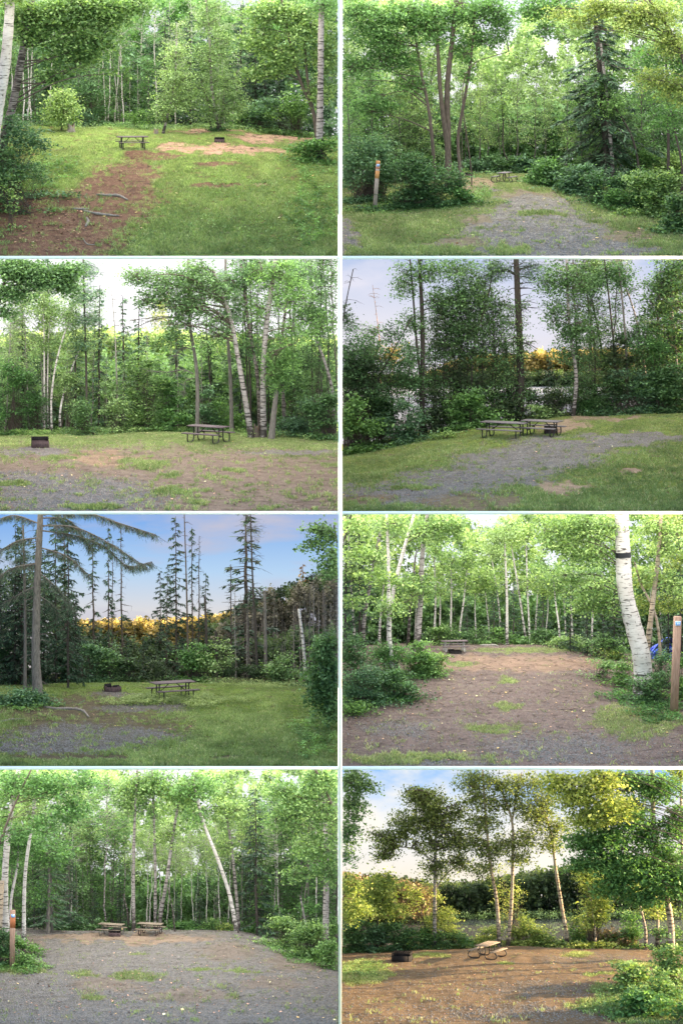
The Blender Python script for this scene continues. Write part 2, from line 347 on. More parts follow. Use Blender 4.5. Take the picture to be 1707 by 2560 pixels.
# ------------------------------------------------------------------ the eight terraces ("panels")
BARS = {0: (0, 640.0), 1: (647.6, 1278.0), 2: (1285.5, 1915.5), 3: (1923.8, 2560.0)}
NAMES = [['top left', 'top right'], ['second row left', 'second row right'], ['third row left', 'third row right'], ['bottom left', 'bottom right']]
HALF = 18.9
class Panel:
    def __init__(s, row, side, vh, Yg=18.0, back=36.0, fexp=1.7, after=1.5, dip=0.0):
        s.row, s.side, s.Yg, s.back, s.fexp, s.after, s.dip = row, side, Yg, back, fexp, after, dip
        s.k = 1.8447 if side == 0 else 1.8296
        s.u0 = 0 if side == 0 else 850; s.v0 = row * 640
        s.vh = np.array(vh, float); s.name = NAMES[row][side]
        s.top, s.bot = BARS[row]
        s.vb = (s.bot - s.v0) * s.k + 3
        s.zt = (1280 - s.top) * .02 + ZC; s.zb = (1280 - s.bot) * .02 + ZC
        s.xr = (-HALF, -.165) if side == 0 else (.035, HALF)
        s.pads = []; s.spk = 1.0
    def w(s, u, v, y):
        f = (D + y) / D
        x = ((s.u0 + u / s.k) - 853.5) * .02 * f
        z = CAMZ + ((1280 - (s.v0 + v / s.k)) * .02 + ZC - CAMZ) * f
        return np.stack(np.broadcast_arrays(x, np.asarray(y, float), z), -1).astype(float)
    def px(s, y=10.): return .02 / s.k * (D + y) / D
    def u_of(s, x, y): return ((x / (.02 * (D + y) / D)) + 853.5 - s.u0) * s.k
    def gv(s, u, y):
        y = np.asarray(y, float); vh = np.interp(u, s.vh[:, 0], s.vh[:, 1]); t = np.clip(y / s.Yg, 0, 1)
        v = s.vb + (vh - s.vb) * (1 - (1 - t) ** s.fexp)
        e = np.maximum(y - s.Yg, 0)
        return v - e * s.after + s.dip * np.clip(e / 1.5, 0, 1) * np.clip((s.back - 5 - y) / 3, 0, 1)
    def gz(s, x, y, pads=True):
        u = s.u_of(x, y); z = s.w(u, s.gv(u, y), y)[..., 2]
        z = z + (fbm(np.asarray(x) * .5 + 31 * s.row, np.asarray(y) * .5 + 7 * s.side, 3) - .5) * .22 * np.clip(np.asarray(y) / 1.5, 0, 1)
        if pads:
            for (px_, py_, pz_, pr) in s.pads:
                d = np.hypot(np.asarray(x) - px_, (np.asarray(y) - py_)); f = np.clip((pr * 1.7 - d) / (pr * .7), 0, 1); f = f * f * (3 - 2 * f)
                z = z * (1 - f) + pz_ * f
        return z
    def on(s, u, v, pads=True):
        ys = np.linspace(0.1, s.Yg, 400); y = float(np.interp(-v, -s.gv(u, ys), ys))
        x = float(s.w(u, v, y)[0]); return np.array([x, y, float(s.gz(x, y, pads))])
    def ceil(s, y):
        c = np.interp(y, [0, 4, 20, 32, 36, 40, 50], [.04, .45, .55, -.3, -.9, -1.1, -1.6])
        return s.zt + c if s.row else s.zt + np.interp(y, [0, 6, 50], [.04, 3.5, 6])
    def clip(s, V, Q, r):
        c = V[Q].mean(1); mn = V[Q][..., 0]
        x0 = s.xr[0] * (1 + c[:, 1] / D) if s.side == 0 else s.xr[0]
        x0 = s.xr[0]; x1 = s.xr[1]
        f = 1 + V[Q][..., 1] / D
        if s.side == 0: okx = (mn > x0).all(1) & (mn < x1 * f).all(1)
        else: okx = (mn > x0 * f).all(1) & (mn < x1).all(1)
        z = V[Q][..., 2]; yy = V[Q][..., 1]
        ok = okx & (yy > .12).all(1) & (z < s.ceil(yy) - .05).all(1) & (yy < s.back - .2).all(1)
        return V, Q[ok], (r[ok] if r is not None else None)
def compact(V, Q):
    u, inv = np.unique(Q, return_inverse=True); return V[u], inv.reshape(Q.shape)

PANELS = {}
def wood(P, name, g, mat, parent, origin, smooth=True, always=False, label=None):
    V, Q, r = g.arr(); V, Q, r = P.clip(V, Q, r)
    if len(Q) == 0: return None
    V, Q = compact(V, Q)
    o = link(name, mesh(name, V - origin, Q, r, smooth), mat, parent)
    if label: o['label'] = label
    return o
AUTO = []
def empty(name, loc, cat, label=None, group=None, P=None, desc=None):
    o = bpy.data.objects.new(name, None); COL.objects.link(o); o.location = loc; o['category'] = cat; o.empty_display_size = .3
    if label: o['label'] = label
    elif desc: AUTO.append((o, P, desc))
    if group: o['group'] = group
    return o

def limbs_and_leaves(P, gw, gl, trunk, ells, lsz, rs, up=.3, needle=False, depth=None, r0=.05, nlim=3, droop=.3, sparse=1.0):
    """ells: (u,v,ru,rv,count) at the trunk's depth; every one gets limbs, twigs and leaf clusters"""
    for (u, v, ru, rv, cnt) in ells:
        y0 = depth if depth is not None else float(trunk[0][1])
        px = P.px(y0); C = P.w(u, v, y0)
        Rx, Rz = ru * px, rv * px; Ry = min(max(min(Rx, Rz * 1.3), .35), 2.2)
        cnt = int(cnt * sparse * (2.7 if needle else 2.6)); lz = lsz if needle else lsz * 1.12
        ncl = max(4, int(cnt / 13))
        dv = rs.normal(size=(ncl, 3)); dv /= np.linalg.norm(dv, axis=1)[:, None]
        ck = C + dv * np.array([Rx, Ry, Rz]) * (rs.random(ncl) ** .45)[:, None]
        ends = []
        for j in range(nlim):
            e = C + rs.normal(size=3) * np.array([Rx, Ry, Rz]) * .35
            dist = np.linalg.norm(trunk - e, axis=1); want = e[2] - .35 * dist.min()
            ix = int(np.argmin(dist * 1.0 + np.abs(trunk[:, 2] - want) * .8))
            a = trunk[ix]; mid = a * .5 + e * .5 + np.array([0, 0, .06 * np.linalg.norm(e - a)]) + rs.normal(size=3) * .08 * np.linalg.norm(e - a)
            pth = smoothpath([a, mid, e], 9); tube(gw, pth, np.linspace(r0, r0 * .3, 9), 5); ends.append(pth)
        ends = np.vstack(ends)
        dd = np.linalg.norm(ends[None] - ck[:, None], axis=2) + rs.random((ncl, len(ends))) * .3
        src = ends[np.argmin(dd, 1)]
        mid = (src + ck) / 2 + rs.normal(size=ck.shape) * .05
        ok_ = np.linalg.norm(src - ck, axis=1) < .85
        sticks(gw, src[ok_], mid[ok_], r0 * .24, r0 * .16); sticks(gw, mid[ok_], ck[ok_], r0 * .16, r0 * .08)
        per = max(4, int(cnt / ncl)); cr = rs.random(ncl)
        # leaf clusters are flat sprays
        od = ck - trunk[np.argmin(np.linalg.norm(trunk[None, ::4] - ck[:, None], axis=2), 1) * 4 if len(trunk) > 8 else 0]; od = od + rs.normal(size=od.shape) * .35; od[:, 2] *= .5; od /= np.linalg.norm(od, axis=1)[:, None] + 1e-6
        sd = np.cross(od, [0, 0, 1.0]); sd /= np.linalg.norm(sd, axis=1)[:, None] + 1e-6; kk = .65 + lsz * 3.4
        q1, q2, q3 = rs.normal(size=(3, ncl * per, 1)); L = np.repeat(ck, per, 0) + np.repeat(od, per, 0) * q1 * .30 * kk + np.repeat(sd, per, 0) * q2 * .17 * kk + np.array([0, 0, 1.0]) * (q3 * .07 - np.abs(q1) * .05) * kk
        rr = np.clip(np.repeat(cr, per) * .6 + rs.random(ncl * per) * .4 , 0, 1)
        if needle:
            A = L; B = A + (rs.normal(size=A.shape) * np.array([1, 1, .5]) + np.array([0, 0, -.25])) * lsz
            needles(gl, A, B, lsz * .22, rr)
        else: leaves(gl, L, lz, rr, up=up, droop=droop, rs=rs, aspect=.7)

LAST = [None] * 4
def tree(P, name, pts, wd, ells=(), leaf='leaf_mid', bark='bark_brown', lsz=.10, y=None, label=None, desc=None, cat='tree', group=None,
         top_w=.55, needle=False, r0=None, bare=0, bare_len=1.0, stems=(), k=9, nlim=3, extra=None, up=.3, flare=1.25, twig_droop=-.1, sparse=1.0):
    """a tree whose trunk runs through the given points"""
    if y is None: b = P.on(*pts[0]); y = b[1]
    else:
        x = float(P.w(pts[0][0], pts[0][1], y)[0]); b = np.array([x, y, float(P.gz(x, y))])
    rs = np.random.default_rng(abs(hash((P.row, P.side, int(pts[0][0]), int(pts[0][1] + y * 3)))) % 2**31)
    px = P.px(y); wp = [P.w(u, v, y) for u, v in pts]
    if y > P.Yg or abs(wp[0][2] - b[2]) > .05:
        if wp[0][2] > b[2] + .3: wp = [b] + wp
        else: wp[0] = b.copy()
    wp[0] = wp[0] - np.array([0, 0, .08])
    for i in range(1, len(wp)): wp[i][1] += rs.normal() * .12
    Ln = sum(np.linalg.norm(np.subtract(wp[i + 1], wp[i])) for i in range(len(wp) - 1)); n = max(8, int(Ln / .22))
    tr = smoothpath(wp, n); t = np.linspace(0, 1, n); rad = wd * px * .5 * (1 - (1 - top_w) * t); rad *= 1 + (flare - 1) * np.exp(-t * n * .22 / .5)
    rad = rad * (1 + rs.normal(size=n) * .035)
    gw, gl = G(), G(); tube(gw, tr, rad, k); allp = [tr]
    for (sp, sw) in stems:
        q = [P.w(u, v, y + rs.normal() * .15) for u, v in sp]
        i0 = int(np.argmin(np.linalg.norm(tr - q[0], axis=1)))
        if np.linalg.norm(tr[i0] - q[0]) < .35: q[0] = tr[i0].copy()
        elif abs(q[0][0] - tr[0][0]) < 1.3 and q[0][2] < tr[0][2] + 1.3: q = [tr[1].copy()] + q
        else:
            gzq = float(P.gz(q[0][0], q[0][1]))
            if y <= P.Yg or q[0][2] < gzq + .6: q[0][2] = gzq - .06
        l2 = sum(np.linalg.norm(np.subtract(q[i + 1], q[i])) for i in range(len(q) - 1)); m2 = max(6, int(l2 / .25))
        s2 = smoothpath(q, m2); tube(gw, s2, np.linspace(sw, sw * .5, m2) * px * .5, 7); allp.append(s2)
    al = np.vstack(allp)
    if bare:
        hi = al[int(len(al) * .08):]; A = hi[rs.integers(0, len(hi), bare)]
        ang = rs.random(bare) * 6.283; d = np.stack([np.cos(ang), np.sin(ang) * .6, rs.uniform(-.35, .35, bare)], 1)
        ln = bare_len * rs.uniform(.25, 1, bare)[:, None]; Md = A + d * ln * .5 + [0, 0, .03]; B = A + d * ln + np.array([0, 0, 1]) * twig_droop * ln
        rr = max(.012, wd * px * .07); sticks(gw, A, Md, rr, rr * .7); sticks(gw, Md, B, rr * .7, rr * .25)
        sticks(gw, Md, Md + (B - Md) * .6 + rs.normal(size=B.shape) * .12 * ln, rr * .5, rr * .2)
    if r0 is None: r0 = max(.018, min(.045, wd * px * .11))
    gb = G()
    if ells: limbs_and_leaves(P, gb, gl, al, ells, lsz, rs, needle=needle, r0=r0, nlim=nlim, depth=y, up=up, sparse=sparse)
    if extra: extra(gw, gl, tr, rs)
    e = empty(name, b, cat, label, group, P, desc)
    wood(P, 'trunk', gw, bark, e, b)
    if gb.n: wood(P, 'branches', gb, 'bark_brown' if 'birch' in bark else bark, e, b)
    if gl.n: wood(P, 'crown', gl, leaf, e, b, smooth=False)
    LAST[:] = [tr, rad, e, b]
    return e

# ---- prototypes shared by many background trees (built round the origin, height in metres)
def proto_birch(seed, h=11, crown0=.35, dens=1.0, lsz=.11, rad=.07, lean=.3, wdt=1.5):
    rs = np.random.default_rng(seed); gw, gl = G(), G(); n = 26
    c = np.cumsum(rs.normal(size=(n, 2)) * .035, 0) + np.linspace(0, lean, n)[:, None] * np.array([rs.choice([-1, 1]), .3])
    tr = np.c_[c - c[0], np.linspace(-.1, h, n)]; tube(gw, tr, np.linspace(rad, rad * .3, n) * (1 + .2 * np.exp(-np.linspace(0, 1, n) * 20)), 7)
    nl = int(38 * dens)
    for i in range(nl):
        t = crown0 + (1 - crown0) * (i + rs.random()) / nl; a = tr[min(n - 1, int(t * (n - 1)))]
        L = wdt * (1 - abs((t - crown0) / (1 - crown0) - .35) * .9) * rs.uniform(.6, 1.2); an = rs.random() * 6.283
        e = a + np.array([math.cos(an) * L, math.sin(an) * L, L * rs.uniform(.1, .75)]); pth = smoothpath([a, (a + e) / 2 + rs.normal(size=3) * .1, e], 6)
        tube(gw, pth, np.linspace(.022, .008, 6), 4)
        m = 7; ck = pth[rs.integers(2, 6, m)] + rs.normal(size=(m, 3)) * np.array([.35, .35, .22])
        sticks(gw, pth[rs.integers(2, 6, m)], ck, .008, .004)
        per = 13; LL = np.repeat(ck, per, 0) + rs.normal(size=(m * per, 3)) * np.array([.24, .24, .10])
        leaves(gl, LL, lsz * 1.15, np.clip(np.repeat(rs.random(m), per) * .55 + rs.random(m * per) * .45, 0, 1), rs=rs, droop=.5)
    return gw.arr(), gl.arr()
def spruce_geo(h, rb, seed, dens=1.0, dead=0.0, start=.06, droop=.35, nl=.16, rtr=.09, ragged=.25, base=(0, 0, 0), trunk=None, nw=.035):
    rs = np.random.default_rng(seed); gw, gl = G(), G(); n = 24
    if trunk is None:
        tr = np.c_[np.cumsum(rs.normal(size=(n, 2)) * .015, 0), np.linspace(-.1, h, n)]; tube(gw, tr, np.linspace(rtr, .015, n), 7)
    else: tr = trunk; n = len(tr)
    A_, B_, R_, SA, SB = [], [], [], [], []
    nb = int(h * 9 * dens)
    for i in range(nb):
        t = start + (1 - start) * (i + rs.random()) / nb; k = min(n - 1, t * (n - 1)); k0 = int(k); a = tr[k0] + (tr[min(k0 + 1, n - 1)] - tr[k0]) * (k - k0)
        L = rb * (1 - t) ** .75 * rs.uniform(1 - ragged * 2, 1 + ragged * .6) + .12; an = rs.random() * 6.283
        dr = droop * (1.2 - t) ; m = 5; s = np.linspace(0, 1, m)[:, None]
        pth = a + s * L * np.array([math.cos(an), math.sin(an), 0]) + np.c_[np.zeros(m), np.zeros(m), (-dr * L * s[:, 0] * 1.3 + dr * .5 * L * s[:, 0] ** 2)]
        tube(gw, pth, np.linspace(.02, .006, m) * (1 + (1 - t)), 3)
        if rs.random() < dead: 
            q = pth[rs.integers(1, m, 3)]; SA.append(q); SB.append(q + rs.normal(size=q.shape) * .12 - [0, 0, .06]); continue
        ns = max(3, int(L / .10)); q = rs.uniform(.12, 1, ns); P0 = a + (q[:, None]) * (pth[-1] - a); P0[:, 2] = np.interp(q, s[:, 0], pth[:, 2])
        sd = np.array([-math.sin(an), math.cos(an), 0]); fw = np.array([math.cos(an), math.sin(an), -.2])
        for sg in (-1, 1):
            tl = (.12 + .42 * L * (1 - q) * .6)[:, None]; E = P0 + (sd * sg * .8 + fw * .6) * tl + rs.normal(size=P0.shape) * .03 - [0, 0, .05]
            SA.append(P0); SB.append(E)
            for f0 in (0, .35, .7):
                X = P0 + (E - P0) * f0; Y = X + (E - P0) / (np.linalg.norm(E - P0, axis=1)[:, None] + 1e-6) * nl + rs.normal(size=X.shape) * .05 - [0, 0, .03]
                A_.append(X); B_.append(Y); R_.append(np.clip(.25 * rs.random() + .75 * rs.random(ns), 0, 1))
    if SA: sticks(gw, np.vstack(SA), np.vstack(SB), .006, .003)
    if A_: needles(gl, np.vstack(A_), np.vstack(B_), nw * 2.2, np.concatenate(R_))
    return gw, gl
PROTO = {}
for i in range(4): PROTO['birch', i] = proto_birch(100 + i, h=11 + i * .5, crown0=(.30, .42, .5, .25)[i], lean=(.3, .9, .2, .6)[i])
for i in range(3): PROTO['slim', i] = proto_birch(140 + i, h=10.5, crown0=.62, dens=.5, rad=.06, lean=(.2, 1.2, .6)[i], wdt=1.2)
for i in range(3): PROTO['leafy', i] = proto_birch(120 + i, h=9, crown0=.08, dens=1.5, lsz=.13, wdt=1.9, rad=.08)
for i in range(3): PROTO['pole', i] = proto_birch(130 + i, h=10.5, crown0=.75, dens=.35, rad=.075, lean=(.2, .7, .4)[i])
for i in range(3): PROTO['spruce', i] = tuple(x.arr() for x in spruce_geo(9, 1.6, 200 + i, .8))
for i in range(3): PROTO['pine', i] = tuple(x.arr() for x in spruce_geo(7, 1.3, 210 + i, .75, droop=-.35, nl=.24, nw=.03))
for i in range(3): PROTO['thin_spruce', i] = tuple(x.arr() for x in spruce_geo(9, .75, 220 + i, .9, dead=.35, ragged=.45))
for i in range(4): PROTO['dead_spruce', i] = tuple(x.arr() for x in spruce_geo(9, .7, 230 + i, .7, dead=.93, start=.12, rtr=.075, ragged=.45))
PH = dict(birch=11.5, slim=10.5, leafy=9, pole=10.5, spruce=9, pine=7, thin_spruce=9, dead_spruce=9)
PM = {}
def pm(kind, i, part, mat):
    key = (kind, i, part, mat)
    if key not in PM:
        V, Q, r = PROTO[kind, i][part]; me = mesh(('trunk', 'crown')[part], V, Q, r, part == 0); me.materials.append(M[mat]); PM[key] = me
    return PM[key]
NV = dict(birch=4, slim=3, leafy=3, pole=3, spruce=3, pine=3, thin_spruce=3, dead_spruce=4)
def plant(P, name, kind, u, y, h=None, vtop=None, leaf='leaf_mid', bark='bark_birch', desc=None, label=None, cat='tree', group=None, sx=1.0, v=None, rs=rng):
    """a background tree from a prototype, trimmed only where it meets the terrace walls"""
    if v is not None: b = P.on(u, v); x, y = b[0], b[1]
    x = float(P.w(u, 600, y)[0]); z = float(P.gz(x, y))
    if vtop is not None: h = float(P.w(u, vtop, y)[2]) - z
    s = h / PH[kind]; i = int(rs.integers(0, NV[kind])); rz = rs.random() * 6.283; wx = s * sx
    e = empty(name, (x, y, z), cat, label, group, P, desc)
    ca, sa = math.cos(rz), math.sin(rz)
    for part, (nm, mat) in enumerate((('trunk', bark), ('crown', leaf))):
        V, Q, r = PROTO[kind, i][part]
        if len(Q) == 0: continue
        W = np.c_[(V[:, 0] * ca - V[:, 1] * sa) * wx, (V[:, 0] * sa + V[:, 1] * ca) * wx, V[:, 2] * s] + np.array([x, y, z])
        _, Q2, r2 = P.clip(W, Q, r)
        if len(Q2) == len(Q):
            o = link(nm, pm(kind, i, part, mat), None, e); o.rotation_euler = (0, 0, rz); o.scale = (wx, wx, s)
        elif len(Q2):
            V2, Q2 = compact(W, Q2); link(nm, mesh(nm, V2 - np.array([x, y, z]), Q2, r2, part == 0), mat, e)
    return e
def forest(P, n, u0, u1, y0, y1, kind, vt0, vt1, name, desc, leaf='leaf_mid', bark='bark_birch', sx=1.0, seed=0, group=None):
    rs = np.random.default_rng(500 + seed + P.row * 17 + P.side * 5)
    for i in range(n):
        u = u0 + (u1 - u0) * (i + rs.uniform(.1, .9)) / n
        lf = leaf if isinstance(leaf, str) else leaf[int(rs.integers(0, len(leaf)))]
        bk = bark if isinstance(bark, str) else bark[int(rs.integers(0, len(bark)))]
        plant(P, name, kind, u, rs.uniform(y0, y1), vtop=rs.uniform(vt0, vt1), leaf=lf, bark=bk, desc=desc, sx=sx * rs.uniform(.85, 1.15), rs=rs,
              group=group or (desc[1] + ' of the ' + P.name + ' campsite'))
def bush(P, u, v, ru, rv, n, leaf='leaf_deep', lsz=.11, y=None, name='shrub', desc=('leafy shrub', 'leafy shrubs'), label=None, bark='bark_brown', up=.5, cat='shrub', group=None):
    """a rounded leafy shrub: centre (u,v) and half sizes in the photo, stems from the ground below it"""
    yy = y; bv = v + rv
    if y is None: b = P.on(u, min(bv, P.vb - 4)); yy = b[1]
    else: x = float(P.w(u, v, y)[0]); b = np.array([x, y, float(P.gz(x, y))])
    rs = np.random.default_rng(int(u * 7 + v * 13 + P.row * 31 + P.side) % 2**31); px = P.px(yy)
    C = P.w(u, v, yy); Rx, Rz = ru * px, max(rv * px, (C[2] - b[2]) * .8); Ry = min(max(Rx * .7, .3), 1.6)
    C = C + np.array([0, Ry * .3, 0])
    n = int(n * 2.6); lsz *= rs.uniform(.75, 1.3); gw, gl = G(), G(); ncl = max(8, int(n / 11))
    nlb = int(6 + Rx * Rz * 3); lc = rs.normal(size=(nlb, 3)); lc /= np.linalg.norm(lc, axis=1)[:, None]; lc[:, 1] = -np.abs(lc[:, 1]) * .7
    lc = lc * np.array([Rx, Ry, Rz]) * (rs.uniform(.4, 1.05, nlb))[:, None] - [0, 0, Rz * .05]; lr = rs.uniform(.34, .62, nlb); li = rs.integers(0, nlb, ncl)
    dv = rs.normal(size=(ncl, 3)); dv[:, 1] -= .5; dv[:, 2] += .35; dv /= np.linalg.norm(dv, axis=1)[:, None]
    ck = C + lc[li] + dv * (lr[li] * (rs.random(ncl) ** .35))[:, None] * np.array([max(.35, Rx * .8), max(.3, Ry * .8), max(.28, min(Rz * .7, Rx * .8))])
    sh_ = rs.random(ncl) < .26; ck[sh_] += np.c_[rs.normal(size=sh_.sum()) * .25, rs.normal(size=sh_.sum()) * .15, rs.random(sh_.sum()) * .5] * np.array([Rx, Ry, Rz * .8])
    lo_ = rs.random(ncl) < .18; ck[lo_, 0] = b[0] + rs.normal(size=lo_.sum()) * Rx * .8; ck[lo_, 1] = b[1] - rs.random(lo_.sum()) * .5; ck[lo_, 2] = P.gz(ck[lo_, 0], np.clip(ck[lo_, 1], 0, None)) + rs.random(lo_.sum()) * .3
    gz_ = P.gz(ck[:, 0], np.clip(ck[:, 1], 0, None)); ck[:, 2] = np.maximum(ck[:, 2], gz_ + .05)
    ns = max(4, int(Rx * 5)); B0 = np.c_[b[0] + rs.normal(size=ns) * Rx * .3, b[1] + Ry * .3 + rs.normal(size=ns) * Ry * .25, np.zeros(ns)]; B0[:, 2] = P.gz(B0[:, 0], B0[:, 1]) - .04
    src = B0[rs.integers(0, ns, ncl)]; mid = src * .45 + ck * .55 + rs.normal(size=ck.shape) * .08
    o3 = slice(0, None, 4); sticks(gw, src[o3], mid[o3], .014, .008); sticks(gw, mid[o3], ck[o3], .008, .004)
    per = 11; L = np.repeat(ck, per, 0) + rs.normal(size=(ncl * per, 3)) * np.array([.2, .2, .05]) * (.5 + lsz * 4)
    L[:, 2] = np.maximum(L[:, 2], P.gz(L[:, 0], np.clip(L[:, 1], 0, None)) + .02)
    leaves(gl, L, lsz * 1.05, np.clip(np.repeat(rs.random(ncl), per) * .6 + rs.random(ncl * per) * .4, 0, 1), up=up, rs=rs, aspect=.7)
    e = empty(name, b, cat, label, group or (desc[1] + ' of the ' + P.name + ' campsite'), P, desc)
    wood(P, 'stem', gw, bark, e, b, False); wood(P, 'foliage', gl, leaf, e, b, False)
    return e
def woods(P, prof, y0, y1, n, leaf, lsz=.16, name='far_woods', label='dense far woodland', trunks=0, bark='bark_birch', floor=None, rough=60, gap=.0, sp=None, kind='stuff', cat='woods'):
    """a far wood that reads as one mass; prof = tree-line (u, v) points"""
    n = int(n * 3.3); lsz = lsz * 1.3
    rs = np.random.default_rng(900 + P.row * 3 + P.side + len(prof) + int(y0)); prof = np.array(prof, float)
    u = rs.uniform(prof[0, 0], prof[-1, 0], n); y = rs.uniform(y0, y1, n)
    tops = np.interp(u, prof[:, 0], prof[:, 1]) + (fbm(u / 38., y * .5, 4) - .5) * rough * 3.2 - np.abs(np.sin(u / 23. + y * 1.7)) * rough * .5
    gvv = P.gv(u, y) if floor is None else np.full(n, float(floor))
    v = tops + (gvv - tops) * rs.random(n) ** 1.25
    keep = fbm(u / 60. + 3, v / 50., 3) > gap; u, y, v = u[keep], y[keep], v[keep]; n = len(u)
    C = P.w(u, v, y); g = G()
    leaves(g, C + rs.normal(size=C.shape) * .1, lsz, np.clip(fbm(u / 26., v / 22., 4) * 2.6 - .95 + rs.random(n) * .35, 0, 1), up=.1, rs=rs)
    V, Q, r = P.clip(*g.arr()); V, Q = compact(V, Q)
    o = link(name, mesh(name, V, Q, r), leaf, label=label, cat=cat, kind='stuff')
    if trunks:
        g = G(); u = rs.uniform(prof[0, 0], prof[-1, 0], trunks); y = rs.uniform(y0, y1, trunks); tp = np.interp(u, prof[:, 0], prof[:, 1]) + 20
        A = P.w(u, P.gv(u, y) + 4 if floor is None else np.full(trunks, floor), y); B = P.w(u + rs.normal(size=trunks) * 14, tp, y)
        m = 8
        for i in range(m): sticks(g, A + (B - A) * i / m, A + (B - A) * (i + 1) / m, .055 - .004 * i, .051 - .004 * i)
        V, Q, r = P.clip(*g.arr())
        if len(Q): V, Q = compact(V, Q); link('far_trunks', mesh('far_trunks', V, Q, r), bark, o)
    return o

# ---- ground of one terrace
def ground(P, mats, paint, base=(1, 0, 0), litter=0, litter_mat='litter_leaf', grass_n=26000, glen=1.0, gmat='grass_blade', name='ground', dry=6000, stones=0, litter_at=None):
    nu, ny = 300, 230; x = np.linspace(P.xr[0], P.xr[1], nu); y = np.concatenate([np.linspace(.02, P.Yg + 1, 190), np.linspace(P.Yg + 1.3, P.back, 40)])
    X, Y = np.meshgrid(x, y); f = (1 + Y / D)
    if P.side == 0: X = P.xr[0] + (X - P.xr[0]) * (P.xr[1] * f - P.xr[0]) / (P.xr[1] - P.xr[0])
    Z = P.gz(X, Y); Z += (fbm(X * 3, Y * 3, 3) - .5) * .05
    U = P.u_of(X, Y); Vv = P.gv(U, Y); m = paintmask(P, paint, base, U, Vv)
    V = np.stack([X, Y, Z], -1).reshape(-1, 3); i = np.arange(ny - 1)[:, None] * nu + np.arange(nu - 1)[None]
    Q = np.stack([i, i + 1, i + nu + 1, i + nu], -1).reshape(-1, 4)
    # front skirt so that the terrace has an edge
    s0 = len(V); fr = V[:nu].copy(); fr[:, 2] = P.zb - .10; V = np.vstack([V, fr]); j = np.arange(nu - 1)
    Q = np.vstack([Q, np.stack([s0 + j, s0 + j + 1, j + 1, j], -1)]); m = np.vstack([m.reshape(-1, 4), m.reshape(-1, 4)[:nu]])
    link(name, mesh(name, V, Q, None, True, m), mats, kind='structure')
    rs = np.random.default_rng(60 + P.row * 2 + P.side)
    def scatter(n, bias=1.6):
        v = P.vb - (P.vb - P.vh[:, 1].min()) * rs.random(n) ** 1.0; u = rs.uniform(-60, 1600, n)
        yy = np.array(rs.uniform(0, 1, n)) ** bias * (P.Yg + 1.5) + .15; xx = P.w(u, 600, yy)[:, 0]
        return xx, yy, u, P.gv(u, yy)
    # grass blades where the ground is grassy
    for (cnt, mat, nm, lab, thr) in ((grass_n, gmat, 'grass', 'short grass growing across the ' + P.name + ' campsite', .5), (dry, 'grass_dry', 'dry_grass', 'dry pale grass wisps on the ' + P.name + ' campsite', .25)):
        if not cnt: continue
        xx, yy, u, v = scatter(cnt * 3, 1.25); mk = paintmask(P, paint, base, u, v)[:, 0]
        kp = rs.random(len(xx)) < np.clip(mk * 1.5 - .25 + (fbm(xx * 2.2, yy * 2.2, 3) - .5) * 1.6, 0, 1); xx, yy, u, v = xx[kp][:cnt], yy[kp][:cnt], u[kp][:cnt], v[kp][:cnt]
        near = np.clip(1 - yy / P.Yg, 0, 1); ln = (.05 + .12 * near ** 1.3) * glen * rs.uniform(.5, 1.3, len(xx)) * (.6 + .8 * fbm(xx * .9, yy * .9, 2))
        g = G(); zz = P.gz(xx, yy)
        for q in range(3):
            A = np.c_[xx + rs.normal(size=len(xx)) * .05, yy + rs.normal(size=len(xx)) * .05, zz - .01]
            B = A + np.c_[rs.normal(size=len(xx)) * ln * .45, rs.normal(size=len(xx)) * ln * .45, ln]
            needles(g, A, B, .012 + .022 * near, np.clip(rs.random(len(xx)) * .5 + fbm(xx * .8, yy * .8, 3) * .6, 0, 1))
        V, Q, r = P.clip(*g.arr()); V, Q = compact(V, Q); link(nm, mesh(nm, V, Q, r), mat, label=lab, cat='grass', kind='stuff')
    if litter:
        litter *= 3; xx, yy, u, v = scatter(litter, .9)
        if litter_at: 
            w_ = np.zeros(len(u))
            for (a, b_, c, d_) in litter_at: w_ = np.maximum(w_, np.exp(-((u - a) / c) ** 2 - ((v - b_) / d_) ** 2))
            kp = rs.random(len(u)) < w_ + .12; xx, yy = xx[kp], yy[kp]
        g = G(); near = np.clip(1 - yy / P.Yg, 0, 1); C = np.c_[xx, yy, P.gz(xx, yy) + .03]
        leaves(g, C, .05 + .08 * near ** 1.5, rs.random(len(xx)) ** 1.3, up=1.6, rs=rs, aspect=.75)
        V, Q, r = P.clip(*g.arr()); V, Q = compact(V, Q)
        link('fallen_leaves', mesh('fallen_leaves', V, Q, r), litter_mat, label='scattered fallen leaves lying on the ' + P.name + ' campsite', cat='leaves', kind='stuff')
        if litter > 900:
            x2, y2, u2, v2 = scatter(litter // 3, .9); mk = paintmask(P, paint, base, u2, v2)[:, 0]; kp = rs.random(len(x2)) > mk; x2, y2 = x2[kp], y2[kp]
            g = G(); A = np.c_[x2, y2, P.gz(x2, y2) + .015]; an = rs.random(len(x2)) * 3.14; ln = rs.uniform(.06, .3, len(x2)); x3, y3 = x2 + np.cos(an) * ln, np.clip(y2 + np.sin(an) * ln, .15, None)
            sticks(g, A, np.c_[x3, y3, P.gz(x3, y3) + .02], .010, .006); V, Q, r = P.clip(*g.arr()); V, Q = compact(V, Q)
            link('twigs', mesh('twigs', V, Q), 'bark_brown', label='dark dead twigs scattered over the ' + P.name + ' campsite', cat='twigs', kind='stuff')
        xx, yy, u, v = scatter(max(10, litter // 30), .9); C = np.c_[xx, yy, P.gz(xx, yy) + .035]; g = G(); near = np.clip(1 - yy / P.Yg, 0, 1)
        leaves(g, C, .06 + .11 * near ** 1.5, rs.random(len(xx)), up=1.6, rs=rs, aspect=.8)
